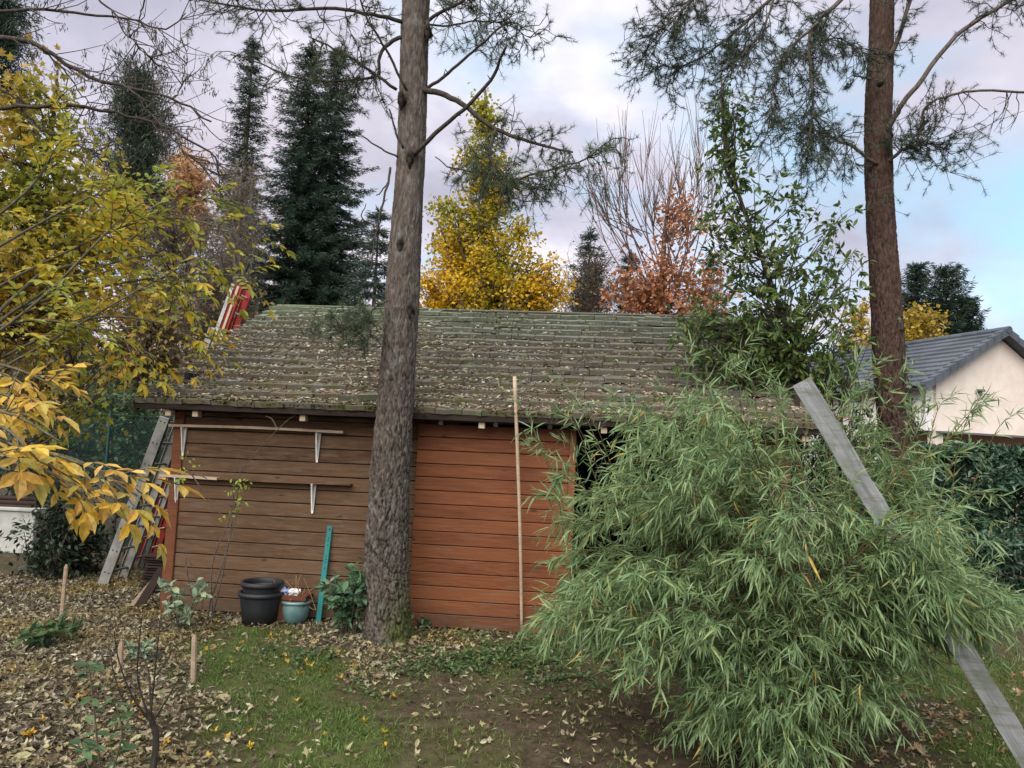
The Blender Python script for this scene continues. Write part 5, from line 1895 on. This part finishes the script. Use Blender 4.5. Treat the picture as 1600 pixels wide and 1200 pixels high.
def hickory():
    b = np.array([-3.55, 4.35, 0])
    t = Thing('hickory_tree', 'yellow leaved tree with compound leaves reaching in from the left', 'tree', b)
    mb = MB()
    trunk = spline([b, b + [.1, 0, 1.2], b + [.25, .1, 2.4], b + [.3, .2, 4.0]], 20)
    tube(mb, trunk, np.linspace(.06, .02, 20), 8)
    low, high = [], []
    # low branches carrying the big yellow sprays
    branches = [((-60, 610), (70, 655), 3.6, 5), ((-60, 640), (95, 690), 3.4, 4), ((-60, 700), (180, 745), 3.3, 8), ((-80, 560), (120, 620), 3.9, 6), ((-40, 660), (60, 720), 3.2, 4), ((-80, 750), (15, 735), 3.0, 2),
                ((30, 700), (215, 775), 3.5, 6), ((-60, 580), (40, 610), 4.0, 5), ((0, 720), (150, 790), 3.3, 4), ((-80, 690), (60, 715), 3.4, 4)]
    for (x0, y0), (x1, y1), Y, n in branches:
        s, e = at(x0, y0, Y + .15), at(x1, y1, Y)
        P = spline([s, (s + e) / 2 + [0, 0, .05], e], 10)
        tube(mb, P, np.linspace(.010, .004, 10), 5)
        i0 = trunk[rng.integers(6, 11)]
        tube(mb, spline([i0, (i0 + s) / 2 + [0, 0, .05], s], 7), np.linspace(.012, .008, 7), 5)
        for k in range(n):
            j = rng.integers(2, 10)
            d = (e - s) / np.linalg.norm(e - s) * .8 + rng.normal(0, .38, 3) + [.15, 0, -.05]
            R = compound_spray(P[j], d, 3, rng.uniform(.16, .26), rng.uniform(.085, .115), low)
            tube(mb, R, np.linspace(.004, .002, len(R)), 4)
    # higher arching branches, lime yellow
    hb = [((-60, 560), (60, 470), (150, 380), (200, 330), 4.3), ((-40, 600), (100, 520), (240, 440), (330, 395), 4.6), ((-60, 480), (90, 400), (250, 340), (400, 370), 4.8), ((0, 560), (130, 500), (230, 500), (310, 530), 4.8),
          ((-60, 420), (60, 350), (160, 300), (230, 290), 4.6), ((30, 480), (150, 450), (280, 430), (390, 430), 5.0), ((-40, 520), (60, 500), (160, 520), (250, 560), 4.5), ((-60, 380), (40, 300), (90, 230), (120, 170), 4.7),
          ((60, 430), (180, 390), (260, 330), (330, 310), 5.0), ((0, 500), (120, 430), (260, 400), (300, 480), 4.9)]
    for a, c, d_, e, Y in hb:
        P = spline(pxl([a, c, d_, e], Y, .3), 16)
        tube(mb, P, np.linspace(.011, .003, 16), 6)
        i0 = trunk[rng.integers(8, 16)]
        tube(mb, spline([i0, (i0 + P[0]) / 2 + [0, 0, .1], P[0]], 7), np.linspace(.015, .011, 7), 6)
        for k in range(22):
            j = rng.integers(2, 16)
            d = (P[min(j, 14) + 1] - P[min(j, 14)])
            d = d / np.linalg.norm(d) * .7 + rdir(1)[0] * .75 + [.1, 0, -.05]
            R = compound_spray(P[j], d, int(rng.integers(3, 5)), rng.uniform(.17, .28), rng.uniform(.06, .088), high)
            tube(mb, R, np.linspace(.004, .002, len(R)), 3)
    t.part('trunk', mb, M['olive_stem'], True)

    def go(lst, mat, own, nm):
        P, D, N, L = (np.array([q[i] for q in lst]) for i in range(4))
        leaf_parts(t, P, D, N, L, L * rng.uniform(.38, .5, len(L)), T_OVAL, mat, limit=own, stuff=nm)
    go(low, M['hickory'], 190, 'low_foliage')
    go(high, M['hickory_green'], 110, 'high_foliage')


hickory()


def maple():
    Y = 7.6
    b = np.array([at(-70, 800, Y)[0], Y + .3, 0])
    tr = [b, at(-30, 560, Y), at(30, 380, Y), at(80, 200, Y), at(90, 110, Y)]
    broad('yellow green leafed tree with dark branches at the far left', 'maple_tree', 'tree', b, tr,
          [bl(40, 180, Y, 75, 60, 1.0), bl(60, 280, Y, 110, 70, 1.8), bl(30, 380, Y, 110, 70, 2.0), bl(150, 300, Y, 90, 70, .9), bl(130, 420, Y, 110, 60, 1.6), bl(60, 480, Y, 110, 50, 1.4), bl(210, 350, Y, 70, 60, .6), bl(-90, 350, Y, 90, 180, 1.4), bl(240, 470, Y, 60, 50, .5)],
          180, 8500, .088, M['maple'], T_MAPLE, wood='dark_twig', sig=.3, tr=.06, up=.5, asp=.95, own=0, twigs=5, stem_r=.012, flat=.9)


maple()


def ash():
    b = np.array([-4.4, 5.0, 0])
    t = Thing('ash_tree', 'leafless ash branches with hanging seed keys at upper left', 'tree', b)
    p = Pine()
    T = p.limb([b, b + [.05, 0, 2.0], b + [.1, .1, 3.6], b + [.0, .2, 5.6]], .09, .05, 16, 9)
    mains = [([(-90, 75), (0, 60), (60, 72), (130, 115), (200, 135), (270, 155), (330, 190)], 5.0, .020),
             ([(-90, 175), (0, 170), (100, 165), (190, 178), (260, 200), (330, 240), (345, 275)], 5.2, .016),
             ([(-60, 20), (40, 15), (120, 20), (200, 28), (260, 45), (290, 20)], 5.3, .013),
             ([(-60, 110), (20, 150), (60, 200), (130, 230), (200, 260)], 5.4, .010),
             ([(130, -20), (170, 15), (200, 55), (230, 85), (250, 105)], 5.2, .008),
             ([(200, 135), (240, 185), (280, 230), (320, 262), (350, 280)], 5.1, .008),
             ([(60, 72), (100, 110), (130, 150), (150, 180)], 5.2, .007),
             ([(230, -10), (210, 60), (235, 90)], 5.4, .006), ([(270, 155), (285, 130), (295, 55)], 5.0, .006)]
    seeds = []
    for k, (pts, Y, r) in enumerate(mains):
        P = p.limb(pxl(pts, Y, .2), r, r * .3, 24, 6, .006)
        if pts[0][0] < 0:
            i0 = T[rng.integers(7, 13)]
            p.limb([i0, (i0 + P[0]) / 2 + [0, 0, .12], P[0]], r * 1.6, r, 8, 6)
        for j in range(18 if k < 6 else 6):
            i = rng.integers(5, 23)
            d = P[i + 1] - P[i] if i < 23 else P[23] - P[22]
            d = d / np.linalg.norm(d) + rdir(1)[0] * .8
            L = rng.uniform(.15, .42)
            Q = spline([P[i], P[i] + d * L * .5 + rng.normal(0, .03, 3), P[i] + d * L * .9 + np.array([0, 0, .06])], 6)
            tube(p.w, Q, np.linspace(.0045, .002, 6), 4)
            for q in (Q[-1], Q[3]):
                if rng.random() < .55:
                    seeds.append(q)
                e = q + rng.normal(0, .07, 3)
                tube(p.w, np.array([q, e]), [.002, .0015], 3)
    p.limb_parts(t, M['dark_twig'])
    t.part('twigs', p.w, M['dark_twig'], True, kind='stuff')
    S = np.array(seeds)
    per = 11
    P = np.repeat(S, per, 0)
    n = len(P)
    P = P + rng.normal(0, .014, (n, 3)) - np.stack([np.zeros(n), np.zeros(n), rng.uniform(0, .05, n)], -1)
    c = MB()
    put_leaves(c, P, rdir(n) * .35 + [0, 0, -1], rdir(n), rng.uniform(.03, .045, n), .008, T_DIAMOND)
    t.part('seed_keys', c, M['seed'])


ash()


# ---------------------------------------------------------------- the bamboo
def bamboo():
    base = gnd(1268, 1180)
    t = Thing('bamboo_clump', 'large arching bamboo clump with drooping pale green leaves', 'bamboo', (base[0], base[1], 0))
    mb, tw = MB(), MB()
    regions = [(1190, 790, 230, 100, 2.4), (1230, 880, 300, 130, 3.0), (960, 850, 90, 120, 4.2), (895, 940, 70, 55, 3.0), (960, 980, 70, 60, 1.4), (1000, 740, 60, 70, .7), (1480, 890, 70, 80, 1.5), (1535, 930, 50, 50, 1.8), (1490, 960, 60, 50, 1.0), (1560, 960, 40, 40, .8), (1130, 1060, 90, 100, 1.2),
               (1250, 1060, 90, 90, .9), (1120, 710, 90, 40, .5), (1300, 710, 80, 40, .4), (1420, 770, 60, 60, .4), (1050, 960, 90, 70, .9), (1390, 980, 80, 60, .9), (1350, 780, 70, 50, 1.2), (1130, 665, 120, 35, .7), (1010, 690, 60, 40, .6), (1290, 690, 90, 40, .6), (1420, 730, 70, 45, .5), (1445, 880, 45, 85, 1.7), (1240, 1130, 120, 60, 1.5), (1100, 1130, 70, 50, .9), (1370, 1090, 60, 70, .7)]
    W = np.array([r[4] for r in regions])
    W /= W.sum()
    PP, DD, NN, LL, DRY = [], [], [], [], []

    def spray(P, ax, L, n):
        """thin side branch with a fan of leaves"""
        d = ax + rdir(1)[0] * .75
        d[2] += .12
        d /= np.linalg.norm(d)
        m = 6
        Q = [P]
        for s in range(m):
            d = d + np.array([0, 0, -.10]) + rng.normal(0, .13, 3)
            d /= np.linalg.norm(d)
            Q.append(Q[-1] + d * L / m)
        Q = np.array(Q)
        tube(tw, Q, np.linspace(.0024, .001, m + 1), 3, cap=False)
        u = np.sort(rng.uniform(.25, 1.0, n)) * m
        i = np.minimum(u.astype(int), m - 1)
        f = (u - i)[:, None]
        pp = Q[i] * (1 - f) + Q[i + 1] * f
        dd = (Q[i + 1] - Q[i]) / (L / m) * .8 + rng.normal(0, .5, (n, 3)) + [0, 0, -.42]
        PP.append(pp)
        DD.append(dd)
        NN.append(rdir(n) * .7 + [0, -.15, .75])
        LL.append(rng.uniform(.06, .142, n))

    ncul = 235
    for k in range(ncul):
        for _try in range(12):          # the clump is lobed: few culms end in its two hollows
            r = regions[rng.choice(len(regions), p=W)]
            a = rng.random() * 6.28
            q = rng.random() ** .5
            tx, ty = r[0] + r[2] * q * math.cos(a), r[1] + r[3] * q * math.sin(a)
            h1 = ((tx - 1095) / 95) ** 2 + ((ty - 925) / 60) ** 2
            h2 = ((tx - 1325) / 80) ** 2 + ((ty - 1015) / 50) ** 2
            if min(h1, h2) > 1 or rng.random() < .12:
                break
        Y = base[1] + rng.normal(-.05, .48)
        if r[0] == 1445:
            Y = base[1] - rng.uniform(.45, .85)
        elif r[0] in (1350, 1290, 1420, 1300):
            Y = base[1] + rng.uniform(.35, .95)
        tip = at(r[0] + r[2] * q * math.cos(a), r[1] + r[3] * q * math.sin(a), np.clip(Y, base[1] - .95, base[1] + 1.0))
        tip[2] = max(tip[2], .12)
        ba = rng.random() * 6.28
        s = base + np.array([math.cos(ba), math.sin(ba) * .8, 0]) * .27 * rng.random() ** .5
        hor = np.linalg.norm((tip - s)[:2])
        ctrl = s + (tip - s) * [.38, .38, 0] + np.array([0, 0, max(tip[2] * 1.02, .3) + .17 * hor])
        n = 18
        u = np.linspace(0, 1, n)[:, None]
        P = s * (1 - u) ** 2 + 2 * ctrl * u * (1 - u) + tip * u ** 2
        P[1:] += rng.normal(0, .006, (n - 1, 3))
        tube(mb, P, np.linspace(.0075, .002, n), 5)
        nb = int(11 + 8 * min(1, hor))
        for _ in range(nb):
            i = int(np.clip(rng.beta(1.9, 1.0) * (n - 1), 4, n - 2))
            ax = P[i + 1] - P[i]
            ax /= np.linalg.norm(ax)
            out = P[i] - base
            out[2] = 0
            out /= np.linalg.norm(out) + .2
            spray(P[i], ax * .7 + out * .5, rng.uniform(.14, .38), int(rng.integers(8, 14)))
        spray(P[-2], P[-1] - P[-3], .2, 7)
    # thin shoots that stand clear of the clump
    for pts, Y in (([(1390, 760), (1450, 710), (1488, 680), (1520, 640), (1535, 615)], 5.0), ([(1400, 730), (1440, 660), (1445, 610)], 5.1), ([(900, 800), (870, 775), (830, 775)], 4.9), ([(905, 760), (880, 740), (868, 750)], 4.9),
                   ([(1130, 640), (1150, 560), (1185, 520)], 5.4), ([(1240, 680), (1190, 590), (1160, 560)], 5.4), ([(1100, 690), (1075, 620), (1080, 540)], 5.3), ([(1480, 800), (1530, 770), (1560, 775)], 5.0), ([(1300, 680), (1330, 600), (1340, 560)], 5.3)):
        root = base + np.array([rng.normal(0, .1), rng.normal(0, .1), 0])
        q = pxl(pts, Y)
        mid = (root + q[0]) / 2 + np.array([0, 0, .35])
        P = spline([root, mid, *q], 22)
        tube(mb, P, np.linspace(.007, .0015, 22), 5)
        for j in range(10, 22, 1):
            m = 3
            dd = P[min(j + 1, 21)] - P[j - 1]
            dd /= np.linalg.norm(dd)
            PP.append(np.repeat(P[j][None], m, 0))
            DD.append(dd * .7 + rng.normal(0, .6, (m, 3)) + [0, 0, -.1])
            NN.append(rdir(m) + [0, -.2, .6])
            LL.append(rng.uniform(.09, .16, m))
    for k in range(46):                 # slender shoots that feather the outline
        x0 = rng.uniform(900, 1500)
        y0 = 680 + 60 * abs((x0 - 1200) / 300) ** 2
        s0 = at(x0, y0 + 110, base[1] + rng.uniform(-.1, .8))
        e0 = at(x0 + (x0 - 1230) * .22 + rng.normal(0, 30), y0 - rng.uniform(5, 95), s0[1])
        m0 = (s0 + e0) / 2 + rng.normal(0, .04, 3)
        P = spline([base + rng.normal(0, .12, 3) * [1, 1, 0], (base + s0) / 2 + [0, 0, .15], s0, m0, e0, e0 + (e0 - m0) * .5 + [.08 * np.sign(x0 - 1230), 0, -.06]], 24)
        tube(mb, P, np.linspace(.006, .0013, 24), 4)
        for j in range(11, 24):
            m = int(rng.integers(2, 5))
            dd = P[min(j + 1, 23)] - P[j - 1]
            dd /= np.linalg.norm(dd)
            PP.append(np.repeat(P[j][None], m, 0))
            DD.append(dd * .6 + rng.normal(0, .6, (m, 3)) + [0, 0, -.2])
            NN.append(rdir(m) + [0, -.2, .6])
            LL.append(rng.uniform(.07, .14, m))
    t.part('culms', mb, M['culm'])
    t.part('side_twigs', tw, M['green_twig'], kind='stuff')
    P, D, N, L = np.vstack(PP), np.vstack(DD), np.vstack(NN), np.concatenate(LL)
    dry = rng.random(len(P)) < .009
    W_ = L * rng.uniform(.075, .108, len(P))
    g = ~dry
    leaf_parts(t, P[g], D[g], N[g], L[g], W_[g], T_BLADE, M['bamboo'], limit=260)
    leaf_parts(t, P[dry], D[dry] + [0, 0, -.5], N[dry], L[dry] * 1.1, W_[dry] * 1.2, T_BLADE, M['bamboo_dry'], name='dry_leaf', limit=40, stuff='dry_foliage')


bamboo()


# ---------------------------------------------------------------- small plants
def bush(name, label, cat, c, h, r, nstem, nleaf, leaf, asp, mat, T=T_OVAL, stem='olive_stem', own=300, seed_flat=.8, lean=(0, 0, 0), lo=.25):
    z = float(G(c[0], c[1]))
    t = Thing(name, label, cat, (c[0], c[1], z))
    mb = MB()
    PP, DD = [], []
    for k in range(nstem):
        a = rng.random() * 6.28
        e = np.array([c[0], c[1], z]) + np.array([math.cos(a) * r * rng.random() ** .5, math.sin(a) * r * rng.random() ** .5, h * rng.uniform(.55, 1.0)]) + np.array(lean)
        s = np.array([c[0] + math.cos(a) * r * .15, c[1] + math.sin(a) * r * .15, z - .02])
        P = spline([s, (s + e) / 2 + rng.normal(0, r * .12, 3), e], 8)
        tube(mb, P, np.linspace(.007, .003, 8), 4)
        m = nleaf // nstem
        j = np.clip((lo + (1 - lo) * rng.random(m) ** .7) * 7, 0, 6.99)
        i = j.astype(int)
        PP.append(P[i] + (P[i + 1] - P[i]) * (j - i)[:, None])
        DD.append(rdir(m, .6) + [0, 0, .15])
    t.part('stems', mb, M[stem])
    P, D = np.vstack(PP), np.vstack(DD)
    n = len(P)
    L = leaf * rng.uniform(.7, 1.2, n)
    leaf_parts(t, P, D, rdir(n) * seed_flat + [0, -.2, 1], L, L * asp, T, mat, limit=own)
    return t


p = gnd(546, 993)
bush('laurel_shrub', 'leafy green laurel shrub at the foot of the pine trunk', 'shrub', (p[0], p[1] - .05), .68, .29, 26, 420, .115, .45, M['laurel_light'])
p = gnd(655, 985)
bush('ivy_plant', 'small dark ivy plant right of the pine trunk base', 'plant', (p[0], p[1]), .13, .12, 8, 60, .05, .8, M['laurel'])
p = gnd(285, 985)
bush('shrub', 'small shrub with pale silvery leaves before the corner post', 'shrub', (p[0], p[1]), .52, .26, 14, 100, .095, .6, M['pale_leaf'])
p = gnd(75, 1010)
bush('hellebore_plant', 'low green leafy plant at the foot of the tall stake', 'plant', (p[0], p[1]), .17, .24, 20, 110, .13, .36, M['weed'], lo=.7)
p = gnd(214, 1032)
bush('succulent_plant', 'small blue green plant beside the shortest stake', 'plant', (p[0], p[1]), .14, .13, 12, 60, .07, .45, M['pale_leaf'], lo=.5)
for i, (px, py, r, lb) in enumerate(((232, 1034, .05, 'dark round stone right of the small blue green plant'), (165, 1028, .045, 'dark stone left of the small blue green plant'), (245, 1030, .04, 'smallest dark stone beside the blue green plant'))):
    q = gnd(px, py)
    mb = MB()
    u, v = np.meshgrid(np.linspace(0, 2 * np.pi, 12, endpoint=False), np.linspace(.05, np.pi - .05, 8))
    rr = r * (1 + .25 * (fbm(u * 2, v * 2, i, 3) - .5))
    P = np.stack([rr * np.sin(v) * np.cos(u) * 1.2, rr * np.sin(v) * np.sin(u), rr * .6 * np.cos(v)], -1).reshape(-1, 3) + q + [0, 0, r * .4]
    ii, j = np.arange(7)[:, None] * 12, np.arange(12)[None]
    mb.add(P, Q=np.stack([ii + j, ii + 12 + j, ii + 12 + (j + 1) % 12, ii + (j + 1) % 12], -1).reshape(-1, 4))
    single('stone', mb, M['soil_stone'], lb, 'stone', 'stones in the flower bed', loc=q, smooth=True)


def rose_wall():
    """thin climbing rose shoots in front of the brown wall"""
    b = gnd(330, 968)
    t = Thing('climbing_rose', 'thin climbing rose with few lime leaves before brown wall', 'rose', (b[0], b[1], 0))
    mb = MB()
    Y = 7.75
    lines = [[(330, 968), (345, 910), (360, 830), (372, 765), (380, 730), (440, 665), (462, 648)], [(332, 968), (330, 900), (338, 860), (362, 800), (366, 740), (372, 715)], [(300, 935), (290, 880), (296, 875), (312, 920)], [(295, 735), (330, 785), (348, 805), (365, 800)],
             [(325, 950), (345, 890), (365, 820), (385, 760)], [(432, 668), (425, 655), (415, 650)], [(300, 740), (318, 745), (325, 750)]]
    for L in lines:
        P = spline(pxl(L, Y), 20)
        P[0][2] = max(P[0][2], 0) if L[0][1] < 950 else -.02
        tube(mb, P, np.linspace(.008, .0035, 20), 5)
    t.part('stems', mb, M['twig'])
    PP = []
    for (x, y, s, n) in ((370, 768, 10, 26), (378, 755, 6, 10), (375, 785, 6, 8), (362, 805, 5, 6), (280, 745, 6, 12), (300, 722, 8, 12), (367, 800, 6, 6), (345, 815, 3, 3)):
        for k in range(n):
            PP.append(at(x + rng.normal(0, s), y + rng.normal(0, s), Y + rng.normal(0, .04)))
    P = np.array(PP)
    n = len(P)
    leaf_parts(t, P, rdir(n) + [0, 0, .2], rdir(n) + [0, -.8, .5], rng.uniform(.03, .055, n), rng.uniform(.02, .035, n), T_OVAL, M['lime_leaf'])


rose_wall()


def rose_bush():
    b = gnd(235, 1215)
    t = Thing('rose_bush', 'bare pruned rose bush with thorny stems at lower left', 'rose', (b[0], b[1], 0))
    mb = MB()
    Y = b[1]
    crown = at(232, 1110, Y)
    tube(mb, spline([b - [0, 0, .05], at(240, 1160, Y) + [0, .03, 0], crown], 8), np.linspace(.019, .015, 8), 8)
    lines = [[(232, 1125), (205, 1085), (185, 1030), (178, 985)], [(235, 1120), (240, 1070), (245, 1020), (250, 975)], [(232, 1120), (215, 1060), (218, 1000), (222, 960)], [(238, 1130), (262, 1090), (285, 1050)], [(230, 1130), (200, 1110), (180, 1060), (172, 1020)],
             [(236, 1120), (232, 1050), (220, 1020), (212, 990)], [(240, 1060), (262, 1030), (270, 1010)], [(225, 1140), (195, 1135), (178, 1100)]]
    for L in lines:
        P = spline(pxl(L, Y, rng.normal(0, .1)), 14)
        tube(mb, P, np.linspace(.006, .0025, 14), 5)
        for k in range(5):
            i = rng.integers(2, 13)
            tube(mb, np.array([P[i], P[i] + rdir(1)[0] * .012]), [.003, .0005], 3)
    t.part('stems', mb, M['dark_twig'])
    b2 = gnd(140, 1230)
    t2 = Thing('phlox_plant', 'soft green leafy stem plant at lower left near the frame edge', 'plant', (b2[0], b2[1], 0))
    mb = MB()
    PP, DD = [], []
    for L in ([(160, 1230), (152, 1160), (146, 1100), (140, 1050), (135, 1035)], [(150, 1230), (135, 1190), (128, 1160)], [(165, 1235), (190, 1150), (178, 1090)]):
        P = spline(pxl(L, b2[1]), 14)
        tube(mb, P, np.linspace(.006, .003, 14), 5)
        for i in range(3, 14, 1):
            for s in (-1, 1):
                if rng.random() < .75:
                    PP.append(P[i])
                    DD.append(np.array([s * .9, rng.normal(0, .4), rng.normal(-.1, .3)]))
    t2.part('stems', mb, M['olive_stem'])
    n = len(PP)
    leaf_parts(t2, np.array(PP), np.array(DD), rdir(n) * .5 + [0, -.4, .9], rng.uniform(.06, .10, n), rng.uniform(.03, .045, n), T_OVAL, M['mid_shrub'])


rose_bush()

# ---------------------------------------------------------------- right edge: dark tub, pale boards
q = gnd(1668, 925)
pot('garden_tub', 'wide dark blue grey tub at the right edge before the hedge', (q[0], q[1], .0), .50, .60, .30, M['rail'], .03, .02, cat='tub')
q = gnd(1500, 955)
for i in range(2):
    mb = MB()
    a, b = q + np.array([-.25, .05 + .10 * i, .05 + .05 * i]), q + np.array([.28, -.02 + .06 * i, .06 + .05 * i])
    beam(mb, a, b, .09, .03, (0, 1, 0))
    single('pale_board', mb, M['grey_plank'], ['lower pale board lying behind the bamboo at right', 'upper pale board lying behind the bamboo at right'][i], 'board', loc=a)


# ---------------------------------------------------------------- grass, weeds, leaf litter (ground cover)
SHED_CLEAR = lambda x, y: ((x - SO[0]) * SN[0] + (y - SO[1]) * SN[1] > -.03) & ((x - SO[0]) * SW[0] + (y - SO[1]) * SW[1] > -.1) & ((x - SO[0]) * SW[0] + (y - SO[1]) * SW[1] < 6.6)


def cover_pts(n, x0, x1, y0, y1, which, power=1.0):
    x = rng.uniform(x0, x1, n)
    y = y0 + (y1 - y0) * rng.random(n) ** power
    g, li = zones(x, y)
    f = g if which == 'g' else li
    k = (rng.random(n) < f) & ~SHED_CLEAR(x, y)
    return x[k], y[k]


def hz(x, y):
    return G(x, y) + .05 * (fbm(x * 9, y * 9, 2, 3) - .5)


x, y = cover_pts(200000, -5.2, 5.2, 3.7, 10, 'g', 1.25)
patch = fbm(x * 5, y * 5, 40, 3)
k = rng.random(len(x)) < np.clip((patch - .3) * 3, .1, 1)
x, y = x[k], y[k]
n = len(x)
mb = MB()
put_leaves(mb, np.stack([x, y, hz(x, y) - .004], -1), rdir(n) * .75 + [0, 0, .8], rdir(n), rng.uniform(.025, .075, n), rng.uniform(.005, .009, n), T_DIAMOND)
o = single('grass', mb, M['grass'], kind='stuff')
o['label'] = 'short mossy grass growing in patches on the soil'

x, y = cover_pts(150000, -6.2, 5.4, 3.6, 10.4, 'l', 1.0)
n = len(x)
up = rng.normal(0, .5, (n, 3)) + [0, 0, 1]
mb = MB()
L = rng.uniform(.022, .066, n)
P = np.stack([x, y, hz(x, y) + .003 + rng.random(n) * .022], -1)
k = rng.random(n) < .62
put_leaves(mb, P[k], rdir(k.sum(), .35), up[k], L[k], L[k] * rng.uniform(.25, .55, k.sum()), T_CURL)
k2 = ~k & (rng.random(n) < .55)
put_leaves(mb, P[k2], rdir(k2.sum(), .3), up[k2], L[k2] * 1.15, L[k2] * 1.0, T_MAPLEC)
k3 = ~k & ~k2
put_leaves(mb, P[k3], rdir(k3.sum(), .2), up[k3], L[k3] * 1.3, .006, T_DIAMOND)
o = single('leaf_litter', mb, M['litter'], kind='stuff')
o['label'] = 'dry brown and yellow leaf litter on the garden soil'

# low weeds in front of the door and among the grass
mb = MB()
cl = []
for k in range(900):
    px = rng.normal(800, 130) if k < 560 else rng.uniform(380, 900)
    py = rng.normal(1025, 22) if k < 560 else rng.normal(1040, 30)
    c = gnd(px, max(py, 975))
    if fbm(np.array(c[0] * 2.5), np.array(c[1] * 2.5), 51, 3) > (.42 if k < 560 else .55) and not SHED_CLEAR(c[0], c[1]):
        cl.append(c)
cl = np.array(cl)
P = np.repeat(cl, 9, 0)
n = len(P)
P = P + rng.normal(0, .035, (n, 3)) * [1, 1, 0]
P[:, 2] = hz(P[:, 0], P[:, 1]) + rng.uniform(.005, .05, n)
put_leaves(mb, P, rdir(n, .4), rdir(n) * .5 + [0, 0, 1], rng.uniform(.02, .045, n), rng.uniform(.02, .04, n), T_OVAL)
o = single('weeds', mb, M['weed'], kind='stuff')
o['label'] = 'low creeping green weeds on soil in front of the red door'


# single fallen leaves that stand out
def fallen(n, region, mat, label, group, T, size, asp=.6):
    ms = MB()
    ms.add(T[0] * [1, 1, 1], T=T[1])
    me = ms.mesh('fallen_leaf', mat)
    made = 0
    tries = 0
    while made < n and tries < n * 20:
        tries += 1
        px, py = region()
        c = gnd(px, py)
        if SHED_CLEAR(c[0], c[1]):
            continue
        L = size * rng.uniform(.7, 1.3)
        D, S, N = orient(rdir(1, .15), rng.normal(0, .45, (1, 3)) + [0, 0, 1])
        D, S, N = D[0] * L, S[0] * L * asp, N[0] * L
        o = bpy.data.objects.new('fallen_leaf', me)
        COL.objects.link(o)
        z = float(hz(c[0], c[1])) + .02
        o.matrix_basis = Matrix(((D[0], S[0], N[0], c[0]), (D[1], S[1], N[1], c[1]), (D[2], S[2], N[2], z), (0, 0, 0, 1)))
        tagobj(o, label, 'leaf', group)
        made += 1


fallen(40, lambda: (rng.uniform(380, 1000), 1060 + 140 * rng.random()), M['pale_fallen'], 'pale cream fallen leaf lying on the dark soil and grass', 'pale fallen leaves on the bare soil', T_MAPLEC, .065, .8)
fallen(60, lambda: (rng.uniform(0, 620), rng.uniform(960, 1190)), M['gold_fallen'], 'golden yellow fallen leaf lying on the ground left of the bamboo', 'golden fallen leaves', T_MAPLEC, .065, .8)
fallen(60, lambda: (rng.uniform(0, 380), rng.uniform(1040, 1195)), M['pale_fallen'], 'pale cream oval leaf lying on the brown leaf litter at left', 'pale oval leaves on the litter', T_CURL, .085, .45)
fallen(40, lambda: (rng.uniform(1380, 1600), rng.uniform(1050, 1195)), M['brown_fallen'], 'tan brown fallen leaf lying right of the bamboo', 'tan fallen leaves right of the bamboo', T_MAPLEC, .085, .9)
